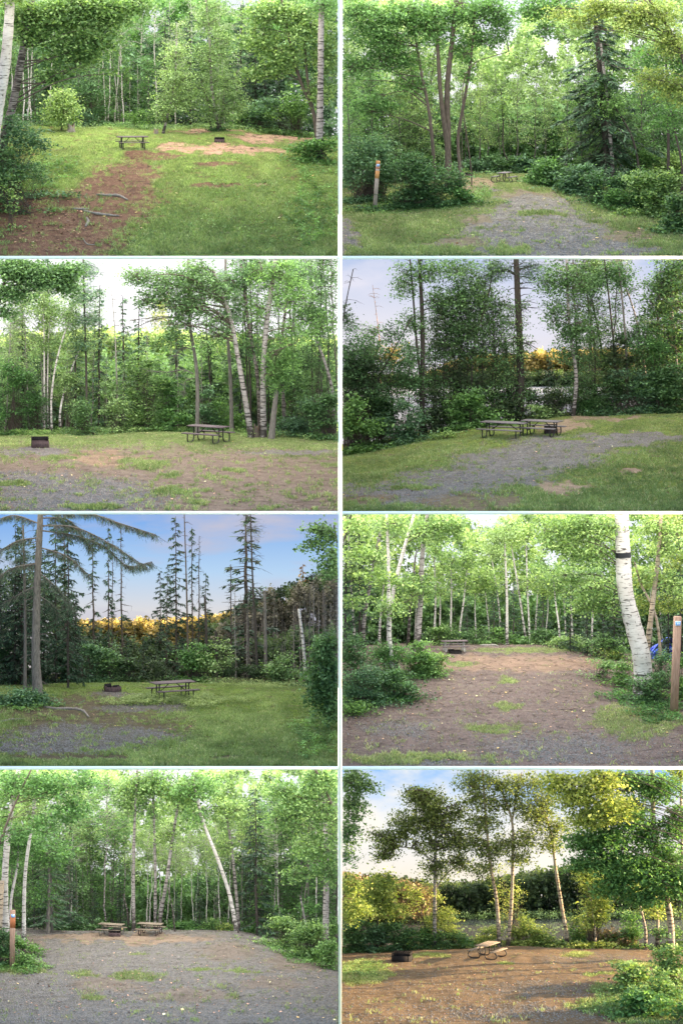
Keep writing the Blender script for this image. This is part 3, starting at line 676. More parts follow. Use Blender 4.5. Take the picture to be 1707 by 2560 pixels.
        V, Q, r = P.clip(*g.arr()); V, Q = compact(V, Q)
        link('yellow_leaves', mesh('yellow_leaves', V, Q, r), 'litter_yellow', label='scattered yellow birch leaves on the ' + P.name + ' campsite', cat='leaves', kind='stuff')
    if stones:
        xx, yy, u, v = scatter(stones * 3, 1.1); mk = paintmask(P, paint, base, u, v); kp = rs.random(len(mk)) < mk[:, 1]; xx, yy = xx[kp][:stones], yy[kp][:stones]
        near = np.clip(1 - yy / P.Yg, 0, 1); s = (.009 + .016 * near) * rs.uniform(.6, 1.7, len(xx)); n = len(xx)
        base_ = np.array([[a * 1.0, b * .9, c * .6] for c in (-1, 1) for a, b in ((-1, -1), (1, -1), (1, 1), (-1, 1))]) * np.array([[1, 1, 1]] * 4 + [[.6, .6, 1]] * 4)
        an = rs.random(n) * 6.28; Vb = base_[None] * s[:, None, None] * (1 + rs.normal(size=(n, 8, 1)) * .15)
        Vx = Vb[..., 0] * np.cos(an)[:, None] - Vb[..., 1] * np.sin(an)[:, None]; Vy = Vb[..., 0] * np.sin(an)[:, None] + Vb[..., 1] * np.cos(an)[:, None]
        V = np.stack([Vx + xx[:, None], Vy + yy[:, None], Vb[..., 2] + P.gz(xx, yy)[:, None] + s[:, None] * .3], -1).reshape(-1, 3)
        F = np.array([[0, 1, 5, 4], [1, 2, 6, 5], [2, 3, 7, 6], [3, 0, 4, 7], [4, 5, 6, 7]])
        Q = (F[None] + np.arange(n)[:, None, None] * 8).reshape(-1, 4); V, Q, _ = P.clip(V, Q, None); V, Q = compact(V, Q)
        link('gravel', mesh('gravel', V, Q, None, False), 'stone', label='loose grey gravel on the ' + P.name + ' campsite', cat='gravel', kind='stuff')
def paintmask(P, paint, base, u, v):
    u = np.asarray(u, float); v = np.asarray(v, float); sh = u.shape
    wu = (fbm(u / 60. + P.row, v / 22., 5) - .5) * 190; wv = (fbm(u / 50. + 9, v / 18. + P.side, 5) - .5) * 62
    m = np.zeros(sh + (4,)); m[..., 0], m[..., 1], m[..., 2] = base; m[..., 3] = 1
    ch = dict(grass=(1, 0, 0), gravel=(0, 1, 0), red=(0, 0, 1), brown=(0, 0, 0))
    for (c, a, b, ra, rb) in paint:
        d = ((u + wu * min(1, ra / 90) - a) / ra) ** 2 + ((v + wv * min(1, rb / 24) - b) / rb) ** 2
        f = np.clip((1.9 - d) / 1.7, 0, 1); f = f * f * (3 - 2 * f)
        for q in range(3): m[..., q] = m[..., q] * (1 - f) + ch[c][q] * f
    sp = np.clip((fbm(u / 26. + 3, v / 8. + 8, 4) - .53) * 6, 0, 1) * .75; br = np.clip((fbm(u / 34. + 50, v / 9. + 4, 4) - .56) * 6, 0, 1) * .75
    g0 = m[..., 0].copy(); m[..., 0] = g0 + (1 - g0) * sp * .5 * P.spk; m[..., 0] -= g0 * br * .8; m[..., 1] *= 1 - sp * .5
    return m
# ------------------------------------------------------------------ setting: display wall, lawn, terraces, sky vaults with added fill light
def structure(name, g, mat, **kw):
    V, Q, r = g.arr(); return link(name, mesh(name, V, Q), mat, **kw)
g = G(); g.add([[-3000, -3000, 0], [3000, -3000, 0], [3000, 3000, 0], [-3000, 3000, 0]], [[0, 1, 2, 3]])
m_ground('mat_lawn', (.06, .13, .03), (.2, .2, .2), (.2, .1, .07), (.16, .13, .1))
V, Q, r = g.arr(); link('lawn', mesh('lawn', V, Q, None, False, np.tile([1, 0, 0, 1], (4, 1))), 'mat_lawn', kind='structure')
zc_ = lambda v: (1280 - v) * .02 + ZC
fr = empty('display_frame', (0, 0, 1), 'frame', 'huge white painted frame whose thin bars part the eight campsites')
def bar(nm, x0, x1, z0, z1, y0, y1, parent=None):
    g = G(); box(g, ((x0 + x1) / 2, (y0 + y1) / 2, (z0 + z1) / 2 - 1), (x1 - x0, y1 - y0, z1 - z0)); V, Q, r = g.arr()
    return link(nm, mesh(nm, V, Q), 'paint_white', fr)
zt_, zb_ = zc_(0) + 4.2, zc_(2560) - .3
bar('stile', -.15, .008, zb_, zt_, -.06, .03)
for sx_ in (-1, 1): bar('stile', sx_ * 19.6 - .45, sx_ * 19.6 + .45, zb_ - .7, zt_ + .9, -.1, .25)
for a, b in ((640.0, 647.6), (1278.0, 1285.5), (1915.5, 1923.8)):
    for xa, xb in ((-19.15, -.152), (.010, 19.15)): bar('rail', xa, xb, zc_(b), zc_(a), -.055, .035)
bar('rail', -19.15, 19.15, zt_, zt_ + .9, -.1, .25); bar('rail', -19.15, 19.15, zb_ - .7, zb_, -.1, .25)
g = G(); box(g, (-.071, 18.1, (zb_ + zt_) / 2 - 1), (.13, 36.1, zt_ - zb_)); V, Q, r = g.arr(); link('partition', mesh('partition', V, Q), 'paint_white', fr)  # unseen divider added to keep the low sun out of the left terraces

def vault(P, mat, right=None, left=None):
    """sky back wall of one terrace, with added glowing ceiling and side walls"""
    g = G(); x0, x1 = (-19.1, -.15) if P.side == 0 else (.02, 19.1)
    ys = np.array([.06, 1, 2, 4, 8, 14, 20, 26, 32, 36, P.back]) if P.back > 36 else np.array([.06, 1, 2, 4, 8, 14, 20, 26, 32, P.back]); zz = P.ceil(ys)
    if P.row == 0: zz = zz + np.minimum(ys * .1, 2)
    for i in range(len(ys) - 1):
        g.add([[x0, ys[i], zz[i]], [x1, ys[i], zz[i]], [x1, ys[i + 1], zz[i + 1]], [x0, ys[i + 1], zz[i + 1]]], [[0, 1, 2, 3]])
    zl = P.zb - (5 if P.row == 3 else 3 if P.back > 45 and P.row == 2 else .5)
    g.add([[x0, P.back, zl], [x1, P.back, zl], [x1, P.back, zz[-1]], [x0, P.back, zz[-1]]], [[0, 1, 2, 3]])
    for xx, lim in ((x0, left), (x1, right)):  # glowing side walls also block the sun; limits leave gaps that admit it
        if lim == 0: continue
        for i in range(len(ys) - 1):
            if lim and ys[i] >= lim: break
            g.add([[xx, ys[i], P.zb - .1], [xx, ys[i + 1], P.zb - .1], [xx, ys[i + 1], zz[i + 1]], [xx, ys[i], zz[i]]], [[0, 1, 2, 3]])
    structure('sky', g, mat, kind='structure')  # one mesh: visible sky plus the added glowing ceiling and sides
def skyz(P, vh): return float(P.w(700, vh, P.back)[2]), float(P.w(700, (P.top - P.v0) * P.k, P.back)[2]), P.zt
def pad(P, u, v, r):
    b = P.on(u, v, False); P.pads.append((b[0], b[1], b[2], r))

# ------------------------------------------------------------------ built things
def rot(V, rz): c, s = math.cos(rz), math.sin(rz); V = np.asarray(V, float); return np.c_[V[:, 0] * c - V[:, 1] * s, V[:, 0] * s + V[:, 1] * c, V[:, 2]]
def part(name, g, mat, parent, rz=0, smooth=False, label=None):
    V, Q, r = g.arr(); o = link(name, mesh(name, rot(V, rz), Q, None, smooth), mat, parent)
    if label: o['label'] = label
    return o
def table(P, u, v, rz, s, style, top, steel, label, group='picnic tables of the campsites', seatmat=None, L=1.8, warp=0):
    b = P.on(u, v); e = empty('picnic_table', b, 'picnic table', label, group); rz = R(rz)
    rs = np.random.default_rng(int(u))
    def planks(n, wd, z, yc):
        g = G()
        for i in range(n):
            y = yc + (i - (n - 1) / 2) * (wd + .012); l = L + rs.uniform(-.015, .015)
            box(g, (rs.uniform(-.01, .01), y * s, (z + rs.uniform(-.003, .003)) * s), (l * s, wd * s, .042 * s))
        return g
    part('tabletop', planks(5, .14, .755, 0), top, e, rz)
    for sg in (-1, 1): part('bench', planks(2, .135, .445, sg * .70), seatmat or top, e, rz)
    xe = L * .5 - .27
    for ex in (-1, 1):
        for sg in (-1, 1):
            g = G()
            if style == 'bulge': pth = [(.17, .73), (.17, .45), (.17, .16), (.25, .04), (.42, .03), (.66, .03), (.84, .09), (.90, .20), (.84, .33), (.70, .42)]
            else: pth = [(.17, .73), (.17, .45), (.18, .20), (.25, .07), (.40, .03), (.58, .03), (.69, .06), (.72, .14), (.72, .28), (.71, .42)]
            q = smoothpath([(ex * xe * s, sg * a * s, c * s) for a, c in pth], 34); tube(g, q, np.full(34, .030 * s), 8)
            part('leg', g, steel, e, rz, True)
        g = G(); tube(g, [(ex * xe * s, -.17 * s, .30 * s), (ex * xe * s, 0, .285 * s), (ex * xe * s, .17 * s, .30 * s)], [.022 * s] * 3, 7)
        box(g, (ex * xe * s, 0, .715 * s), (.05 * s, .62 * s, .035 * s)); part('crossbar', g, steel, e, rz)
        for sg in (-1, 1):
            g = G(); box(g, (ex * xe * s, sg * .70 * s, .412 * s), (.05 * s, .25 * s, .025 * s)); part('seat_bracket', g, steel, e, rz)
        g = G(); tube(g, [(ex * xe * s, 0, .29 * s), (ex * (xe * .62) * s, 0, .48 * s), (ex * .16 * s, 0, .72 * s)], [.02 * s] * 3, 7); part('brace', g, steel, e, rz, True)
    return e
def firepit(P, u, v, wd, ht, rz, label, style='box', mat='steel_rust', grp='steel fire pits of the campsites', ratio=.75, hole=3):
    b = P.on(u, v); e = empty('fire_pit', b, 'fire pit', label, grp); px = P.px(b[1]); W = wd * px; H = ht * px; Dp = W * ratio; rz = R(rz)
    def wall(g, a, c, z0, z1a, z1c, th=.018):
        a = np.array(a); c = np.array(c); d = (c - a) / np.linalg.norm(c - a); nrm = np.array([-d[1], d[0]]) * th
        P8 = [(*a, z0), (*c, z0), (*(c + nrm), z0), (*(a + nrm), z0), (*a, z1a), (*c, z1c), (*(c + nrm), z1c), (*(a + nrm), z1a)]
        g.add(P8, [[0, 3, 2, 1], [4, 5, 6, 7], [0, 1, 5, 4], [1, 2, 6, 5], [2, 3, 7, 6], [3, 0, 4, 7]])
    g = G(); hf = H * .66
    if style == 'box':
        c = .09
        ring = [(-W / 2 + c, -Dp / 2), (W / 2 - c, -Dp / 2), (W / 2, -Dp / 2 + c), (W / 2, Dp / 2 - c), (W / 2 - c, Dp / 2), (-W / 2 + c, Dp / 2), (-W / 2, Dp / 2 - c), (-W / 2, -Dp / 2 + c)]
    else:
        ring = [(math.cos(t) * W / 2, math.sin(t) * Dp / 2) for t in np.linspace(0, 6.283, 13)[:-1] - math.pi / 2 - .26]
    n = len(ring)
    for i in range(n): wall(g, ring[i], ring[(i + 1) % n], -.12, hf, hf)
    part('fire_ring', g, mat, e, rz)
    g = G()
    if style == 'box':
        wall(g, (-W / 2, Dp / 2), (-W / 2, -Dp * .30), -.05, H * .98, H * .80); wall(g, (W / 2 - .03, -Dp * .15), (W / 2 - .03, Dp / 2), hf, H * .86, H)
        wall(g, (W / 2, Dp / 2 + .012), (-W / 2, Dp / 2 + .012), -.05, H, H); part('hood', g, 'steel_soot', e, rz)
        g = G()
        for i in range(9): x = -W / 2 + W * (i + .5) / 9; box(g, (x, Dp * .08, H * .96), (.014, Dp * .78, .014), 0, R(6))
        for yy in (-.28, .44): box(g, (0, Dp * yy, H * .955 + (yy * Dp) * .1), (W, .03, .02))
        part('grate', g, 'steel_soot', e, rz)
    else:
        for a, c_, zz in ((-.5, -.1, H), (.0, .36, H * .8)):
            g2 = g; wall(g2, (W * a, Dp * .2), (W * c_, Dp * .45), hf * .2, zz, zz)
        part('hood', g, 'steel_soot', e, rz); g = G()
        for i in range(8): box(g, (-W * .52 + i * .0, -Dp * .35 + Dp * .7 * i / 7, H * .48), (.014, .014, H * .9), 0, 0)
        V, Q, r = g.arr(); V[:, 0] += (V[:, 2]) * .45 - .1; g = G(); g.add(V, Q); part('grate', g, 'steel_soot', e, rz)
    for i in range(hole):
        g = G(); x = W * (-.27 + .54 * (i / max(1, hole - 1))); t = np.linspace(0, 6.283, 9)[:-1]; r_ = .028
        yy = -Dp / 2 - .004 if style == 'box' else -math.sqrt(max(0, 1 - (x / (W / 2)) ** 2)) * Dp / 2 - .006
        V = [(x + math.cos(a) * r_, yy, hf * .45 + math.sin(a) * r_) for a in t] + [(x + math.cos(a) * r_, yy + .003, hf * .45 + math.sin(a) * r_) for a in t]
        g.add(V, [[0, 1, 2, 3], [0, 3, 4, 7], [4, 5, 6, 7]] + [[i_, (i_ + 1) % 8, 8 + (i_ + 1) % 8, 8 + i_] for i_ in range(8)])
        part('air_hole', g, 'tape_black', e, rz)
    g = G(); rs = np.random.default_rng(int(u)); ang = rs.random(30) * 6.28; rr = np.sqrt(rs.random(30)) * .38
    A = np.c_[np.cos(ang) * rr * W, np.sin(ang) * rr * Dp, np.full(30, .02)]; B = A + rs.normal(size=A.shape) * .08 + [0, 0, .05]; sticks(g, A, B, .02, .015); part('ash_bed', g, 'steel_soot', e, rz)
    return e
_fc = {}
def textmesh(txt, size, depth):
    c = bpy.data.curves.new('t', 'FONT'); c.body = txt; c.size = size; c.extrude = depth; c.align_x = 'CENTER'; c.align_y = 'CENTER'; c.offset = size * .012
    o = bpy.data.objects.new('t', c); COL.objects.link(o); dg = bpy.context.evaluated_depsgraph_get()
    me = bpy.data.meshes.new_from_object(o.evaluated_get(dg)); bpy.data.objects.remove(o); bpy.data.curves.remove(c); me.name = 'number'; return me
def post(P, ut, vt, ub, vb, wd, num, label, mat, patches=(), capm=None, plate_v=None, rz=8):
    b = P.on(ub, vb); px = P.px(b[1]); W = wd * px; T = P.w(ut, vt, b[1]); H = T[2] - b[2]; lean = math.atan2(T[0] - b[0], H)
    e = empty('site_post', b, 'post', label, 'numbered wooden site posts'); e.rotation_euler = (0, lean, R(rz))
    def seg(nm, z0, z1, m_, pr=0):
        g = G(); h = W / 2 + pr; c = h * .86
        V = []
        for z in (z0, z1):
            for a, d in ((-h, -c), (-c, -h), (c, -h), (h, -c), (h, c), (c, h), (-c, h), (-h, c)): V.append((a, d, z))
        Q = [[i, (i + 1) % 8, 8 + (i + 1) % 8, 8 + i] for i in range(8)] + [[8, 9, 10, 11], [8, 11, 12, 15], [12, 13, 14, 15], [3, 2, 1, 0], [7, 4, 3, 0], [7, 6, 5, 4]]
        g.add(V, Q); return part(nm, g, m_, e)
    seg('shaft', -.15, H, mat)
    for a, c, m_ in patches: seg('stain_band', H * (1 - c), H * (1 - a), m_, .003)
    pv = plate_v * H; ps = W * .74
    g = G(); box(g, (0, -W / 2 - .012, H - pv), (ps, .012, ps * .84)); pl = part('number_plate', g, 'plate_white', e)
    g = G(); box(g, (0, -W / 2 - .020, H - pv), (ps * .86, .006, ps * .70)); part('blue_panel', g, 'plate_blue', pl)
    me = textmesh(num, ps * .62, .003); me.materials.append(M['plate_white']); o = bpy.data.objects.new('number', me); COL.objects.link(o); o.parent = pl
    o.location = (0, -W / 2 - .027, H - pv); o.rotation_euler = (R(90), 0, 0); return e
def stick(P, pts, wd, label, name='root', mat='wood_dead', cat='root', group=None, lift=.35, k=7):
    q = []
    for u, v in pts:
        b = P.on(u, v); q.append(b)
    px = P.px(q[0][1]); o = q[0].copy(); n = 5 * len(q); p = smoothpath(q, n); rs = np.random.default_rng(int(pts[0][0]))
    rad = wd * px * .5 * (np.sin(np.linspace(.35, 2.8, n)) * .8 + .25) * (1 + rs.normal(size=n) * .12); p[:, 2] = P.gz(p[:, 0], p[:, 1]) + rad * lift + .01
    g = G(); tube(g, p - o, rad, k, True); V, Q, r = g.arr()
    return link(name, mesh(name, V, Q, None, True), mat, loc=o, label=label, cat=cat, group=group)
def stump(P, u, v, wd, ht, label, mat='wood_dead', y=None):
    b = P.on(u, v) if y is None else np.array([*P.w(u, v, y)[:2], float(P.gz(P.w(u, v, y)[0], y))]); px = P.px(b[1]); W, H = wd * px, ht * px; rs = np.random.default_rng(int(u + v)); k = 12; rings = 7
    V = []; 
    for i in range(rings):
        t = i / (rings - 1)
        for j in range(k):
            a = j / k * 6.283; r = W / 2 * (1.35 - .45 * min(1, t * 1.6)) * (1 + .14 * math.sin(3 * a + u) + rs.normal() * .05)
            V.append((math.cos(a) * r, math.sin(a) * r, -.08 + (H + .08) * t * (1 + (.22 * math.sin(2 * a + 1) + rs.normal() * .08) * (t > .7))))
    for j in range(k): a = j / k * 6.283; V.append((math.cos(a) * W * .25, math.sin(a) * W * .25, H * .72))
    Q = [[i * k + j, i * k + (j + 1) % k, (i + 1) * k + (j + 1) % k, (i + 1) * k + j] for i in range(rings) for j in range(k)]
    o_ = rings * k; Q += [[o_, o_ + 1 + i, o_ + 2 + i, o_ + 3 + i] for i in range(0, 8, 2)]
    e = empty('tree_stump', b, 'stump', label); g = G(); g.add(V, Q); part('stump_bark', g, mat, e, 0, False)
    g = G(); sticks(g, rs.normal(size=(7, 3)) * [W * .25, W * .25, .02], rs.normal(size=(7, 3)) * [W * .3, W * .3, .02] + [0, 0, H * .95], .03, .008); part('splinter', g, 'bark_orange', e)
    return e
def cover(P, ells, n, leaf, h=.25, lsz=.09, name='undergrowth', label=None, yb=None, stalk=True):
    """low plants: a carpet that nobody could count"""
    rs = np.random.default_rng(n + P.row * 5 + P.side); g = G(); Cs = []
    tot = sum(e[2] * e[3] for e in ells)
    for (u, v, ru, rv) in ells:
        m = int(n * ru * rv / tot); a = rs.random(m) * 6.283; r = np.sqrt(rs.random(m)) * (1 + .25 * np.sin(a * 5 + u))
        uu = u + np.cos(a) * r * ru; vv = np.clip(v + np.sin(a) * r * rv, P.vh[:, 1].min() + 1, P.vb - 3)
        ys = np.linspace(.1, P.Yg + 1, 300); vh0 = np.interp(u, P.vh[:, 0], P.vh[:, 1]); y = np.interp(-vv, -P.gv(np.full(300, u), ys), ys)
        x = P.w(uu, 600, y)[:, 0]; Cs.append(np.c_[x, y])
    C = np.vstack(Cs); m = len(C); hh = h * (.3 + 1.2 * fbm(C[:, 0] * 1.6, C[:, 1] * 1.6, 3)) * rs.random(m) ** .7
    z = P.gz(C[:, 0], C[:, 1]); L = np.c_[C[:, 0] + rs.normal(size=m) * .03, C[:, 1], z + hh]
    cr = fbm(C[:, 0] * 2.3, C[:, 1] * 2.3, 3)
    for q in range(3): leaves(g, L + rs.normal(size=L.shape) * np.array([.07, .07, .035]), lsz * (.7 + .6 * np.clip(1 - C[:, 1] / P.Yg, 0, 1)), np.clip(cr * 1.2 - .2 + rs.random(m) * .4, 0, 1), up=.7, rs=rs)
    V, Q, r = P.clip(*g.arr()); V, Q = compact(V, Q)
    return link(name, mesh(name, V, Q, r), leaf, label=label, cat='undergrowth', kind='stuff')
def water(P, mat, z, y0, y1, label=None):
    g = G(); x0, x1 = P.xr[0] * .999, P.xr[1]; g.add([[x0, y0, z], [x1, y0, z], [x1, y1, z], [x0, y1, z]], [[0, 1, 2, 3]]); structure('lake', g, mat, kind='structure')
# ================================================================== 1  top left: lawn with a worn red path
P = Panel(0, 0, [(-100, 588), (400, 586), (700, 596), (1100, 600), (1400, 640), (1650, 660)], back=40)
pad(P, 611, 690, 1.0); pad(P, 1010, 662, .35)
m_ground('ground_a', (.20, .29, .06), (.20, .18, .165), (.42, .26, .18), (.14, .075, .05))
ground(P, 'ground_a', [('brown', 590, 800, 140, 55), ('brown', 540, 880, 210, 80), ('brown', 400, 980, 300, 100), ('brown', 230, 1110, 350, 120), ('brown', 0, 960, 200, 90),
    ('red', 1020, 688, 330, 22), ('red', 1260, 634, 230, 20), ('red', 820, 665, 60, 10), ('red', 950, 604, 200, 5), ('brown', 1000, 760, 120, 14), ('brown', 1010, 858, 110, 10), ('red', 1190, 850, 40, 10), ('brown', 700, 725, 130, 12)],
    grass_n=42000, litter=2200, litter_at=[(60, 940, 200, 90), (300, 1050, 260, 120), (150, 880, 160, 40)], dry=5400)
zl, zh, zt = skyz(P, 560); m_sky('sky_a', (.92, .95, 1), (.9, .93, 1), (.85, .9, 1), (1, 1, 1), .5, zl, zh, 1.15, 7.2, zt + 4); vault(P, 'sky_a')
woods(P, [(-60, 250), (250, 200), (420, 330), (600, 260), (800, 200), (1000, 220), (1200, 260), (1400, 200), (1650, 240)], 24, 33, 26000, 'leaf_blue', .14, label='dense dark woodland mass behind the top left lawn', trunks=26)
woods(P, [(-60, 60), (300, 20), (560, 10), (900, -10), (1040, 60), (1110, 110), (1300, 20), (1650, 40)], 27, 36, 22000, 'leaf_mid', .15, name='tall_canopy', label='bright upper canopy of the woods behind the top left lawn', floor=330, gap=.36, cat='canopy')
table(P, 611, 690, 10, .86, 'u', 'plank_purple', 'steel_black', 'dark plank picnic table standing on the bright lawn above the red dirt path', L=1.84)
firepit(P, 1012, 664, 46, 22, -4, 'small rusty fire pit on the red dirt patch of the bright lawn', hole=2)
stump(P, 330, 608, 34, 34, 'broken grey stump beside the bright green sapling at the left lawn edge'); stump(P, 722, 616, 20, 20, 'small pale stump next to the thin leaning birch behind the picnic table')
HB = [(-12, 540), (22, 330), (46, 60), (50, -40)]
tree(P, 'birch_tree', [(-30, 720)] + HB, 58, bark='bark_birch', label='thick white birch trunk leaning in from the upper left corner, left of the scabby one', y=4.6, ells=[(60, -30, 120, 60, 700)], leaf='leaf_fresh', lsz=.13, flare=1, top_w=.8)
tree(P, 'birch_tree', [(14, 690), (62, 480), (105, 250), (150, -20)], 48, bark='bark_birch_old', label='scabby dark banded birch trunk leaning right at the left edge of the lawn', y=6.2, top_w=.65, leaf='leaf_fresh', lsz=.14,
     ells=[(330, 60, 190, 70, 1700), (200, 140, 160, 80, 1500), (430, 190, 130, 80, 1300), (330, 260, 130, 70, 1000), (250, 350, 80, 35, 350), (500, 80, 100, 60, 700), (400, 20, 220, 50, 1500), (120, 60, 120, 70, 900), (620, 30, 90, 45, 420), (530, 330, 25, 25, 60)], nlim=2)
tree(P, 'maple_tree', [(1468, 672), (1440, 500), (1385, 370), (1330, 160), (1295, -20)], 20, bark='bark_brown', label='thin dark maple leaning left in front of the white birch at the right edge', leaf='leaf_fresh', lsz=.13,
     stems=[([(1442, 520), (1420, 380), (1405, 200), (1390, 20)], 15)], ells=[(1210, 60, 90, 70, 800), (1200, 180, 90, 60, 700), (1300, 260, 110, 70, 1000), (1420, 120, 130, 110, 1500), (1230, 330, 110, 40, 500), (1500, 260, 70, 120, 900), (1330, 60, 110, 60, 800), (1480, 420, 80, 60, 500)], nlim=3)
tree(P, 'birch_tree', [(1474, 640), (1478, 400), (1480, 180), (1482, -20)], 33, bark='bark_birch_grey', label='straight thick white birch at the right edge of the lawn', y=11.5, ells=[(1500, 20, 90, 60, 500)], leaf='leaf_mid', top_w=.8)
tree(P, 'birch_tree', [(752, 616), (776, 520), (803, 400), (815, 190)], 13, bark='bark_birch_grey', label='small birch with a thin leaning stem in the middle of the lawn', leaf='leaf_sage', lsz=.08,
     ells=[(800, 470, 95, 60, 1300), (810, 370, 85, 90, 1900), (810, 250, 60, 70, 900), (740, 520, 40, 40, 400), (880, 440, 40, 50, 300)], nlim=4, sparse=.62)
tree(P, 'birch_tree', [(1012, 612), (990, 500), (975, 350), (965, 150), (950, -10)], 16, bark='bark_birch_grey', label='tall pale green birch clump in the middle, right of the small leaning birch', leaf='leaf_sage', lsz=.085, stems=[([(1015, 610), (1030, 480), (1040, 350)], 11), ([(985, 600), (965, 480), (930, 380)], 9)],
     ells=[(1000, 520, 130, 60, 1500), (960, 420, 110, 90, 1700), (1040, 380, 90, 90, 1400), (960, 270, 90, 90, 1400), (1030, 220, 60, 90, 900), (960, 100, 90, 90, 1300), (1100, 470, 50, 50, 500), (980, 10, 70, 50, 600)], nlim=4, sparse=.6)
bush(P, 1012, 598, 45, 12, 300, 'leaf_deep', .08, label='dark low shrub around the foot of the tall pale birch clump')
tree(P, 'sapling', [(285, 602), (288, 500), (290, 400)], 8, bark='bark_brown', label='bright yellow green sapling at the left lawn edge beside the stump', leaf='leaf_fresh', lsz=.09, ells=[(285, 520, 85, 60, 1500), (290, 450, 65, 50, 800)], nlim=4, cat='sapling')
for u, vt, lf in ((1110, 20, 'needle_dark'), (1180, 120, 'needle_dark'), (1225, 60, 'needle_soft'), (760, 30, 'needle_dark'), (880, 60, 'needle_dark'), (1150, 260, 'needle_dark'), (1290, 330, 'needle_dark')):
    plant(P, 'spruce_tree', 'spruce', u, 22 + (u % 5), vtop=vt, leaf=lf, bark='bark_dark', desc=('dark spruce', 'tall dark spruces'), sx=1.1)
for u, vt in ((58, 300), (105, 270), (127, 250), (148, 260), (235, 240), (460, 270), (485, 300), (500, 280), (530, 200), (552, 260), (570, 250), (717, 200)):
    plant(P, 'birch_tree', 'pole', u, 19.5 + (u % 7) * .35, vtop=vt - 170, leaf='leaf_mid', desc=('white birch trunk', 'thin white birches behind the lawn'), sx=1.0)
forest(P, 9, -30, 700, 20, 25, 'leafy', 40, 330, 'broadleaf_tree', ('broadleaf tree', 'leafy trees behind the lawn'), leaf=['leaf_mid', 'leaf_deep', 'leaf_blue'], bark='bark_grey', seed=1)
forest(P, 6, 620, 1100, 21, 26, 'birch', -60, 120, 'tall_birch_tree', ('tall birch', 'tall birches in the middle background'), leaf=['leaf_mid', 'leaf_sage'], seed=2)
for u, v, ru, rv, lf in ((20, 600, 90, 50, 'leaf_blue'), (180, 560, 70, 50, 'leaf_deep'), (390, 560, 60, 50, 'leaf_blue'), (430, 470, 90, 90, 'leaf_deep'), (640, 560, 70, 50, 'leaf_mid'), (1210, 520, 100, 80, 'leaf_blue'), (1350, 530, 110, 90, 'leaf_mid'), (1120, 560, 60, 40, 'leaf_mid'), (540, 590, 60, 30, 'leaf_mid')):
    bush(P, u, v, ru, rv, int(ru * rv * .16), lf, .10, y=18.6 + (u % 3) * .5, desc=('shrub', 'shrubs along the woods edge'))
bush(P, 90, 700, 170, 90, 2600, 'leaf_blue', .10, label='large dark shrub in front of the birch trunks at left', y=5.6)
bush(P, 60, 800, 150, 70, 1500, 'leaf_deep', .11, label='low dark shrub beside the leaf litter at far left', y=4.0); bush(P, 45, 900, 50, 45, 160, 'leaf_fresh', .15, label='small bright seedling standing on the leaf litter at far left', y=2.3)
bush(P, 1450, 690, 110, 55, 1500, 'leaf_mid', .10, label='broad low shrub under the white birch at the right lawn edge')
cover(P, [(700, 592, 700, 10), (1250, 598, 200, 12)], 5000, 'leaf_sage', .28, .08, 'ferns', 'pale ferns growing along the far edge of the top left lawn')
cover(P, [(1050, 1060, 430, 100), (1200, 880, 300, 60)], 3800, 'leaf_fresh', .07, .07, 'clover', 'patches of clover in the foreground grass of the top left campsite')
cover(P, [(250, 780, 130, 60), (120, 850, 130, 50), (1450, 760, 120, 60), (1450, 980, 120, 160)], 3600, 'leaf_mid', .16, .09, 'undergrowth', 'low broadleaf plants on both sides of the red path')
for pts, wd, lb in (([(445, 895), (500, 900), (545, 905), (590, 925)], 13, 'thick dark root upper right on the red dirt path'), ([(330, 962), (380, 968), (412, 966)], 10, 'short twisted root left of the long pale root'), ([(385, 975), (440, 990), (500, 998), (552, 1000)], 12, 'long pale root crossing the red dirt path'),
        ([(400, 1008), (408, 1030), (395, 1050)], 15, 'short fat curved root nearest the front of the red path'), ([(380, 1100), (410, 1130), (460, 1130)], 5, 'thin bent twig at the front of the red path')):
    stick(P, pts, wd, lb)

# ================================================================== 2  top right: gravel drive under maples
P = Panel(0, 1, [(-60, 850), (480, 815), (560, 792), (870, 796), (1000, 815), (1250, 850), (1620, 900)])
pad(P, 750, 833, 1.0); pad(P, 588, 806, .3)
m_ground('ground_b', (.14, .18, .05), (.215, .20, .19), (.25, .19, .12), (.165, .135, .095))
ground(P, 'ground_b', [('red', 640, 840, 90, 35), ('brown', 850, 890, 130, 22), ('gravel', 900, 925, 190, 34), ('gravel', 880, 1010, 300, 70), ('gravel', 900, 1090, 390, 70), ('gravel', 1050, 1150, 380, 50), ('gravel', 10, 1080, 80, 90), ('brown', 620, 1010, 70, 25), ('brown', 560, 1110, 100, 20), ('brown', 1330, 1080, 120, 30), ('grass', 780, 1150, 60, 20), ('gravel', 710, 868, 40, 6), ('brown', 850, 880, 60, 6), ('grass', 930, 978, 90, 12)],
    grass_n=34000, litter=500, dry=8400, stones=14000)
zl, zh, zt = skyz(P, 600); m_sky('sky_b', (.95, .95, 1), (.93, .95, 1), (.85, .9, 1), (1, 1, 1), .5, zl, zh, 1.3, 7.2, zt + 4); vault(P, 'sky_b')
woods(P, [(-60, 480), (200, 400), (480, 520), (700, 540), (900, 500), (1200, 520), (1650, 420)], 24, 33, 24000, 'leaf_deep', .15, label='dense green woodland mass behind the gravel drive', trunks=20, bark='bark_grey')
woods(P, [(-60, -20), (500, 0), (600, 120), (660, 260), (720, 310), (780, 240), (850, 100), (960, 40), (1100, 60), (1650, -20)], 27, 34, 26000, 'leaf_sage', .13, name='tall_canopy', label='pale thin canopy of the woods behind the gravel drive', floor=520, gap=.36, cat='canopy')
table(P, 750, 833, 66, .66, 'bulge', 'plank_grey', 'steel_black', 'grey topped picnic table seen end-on at the end of the gravel drive', L=1.6)
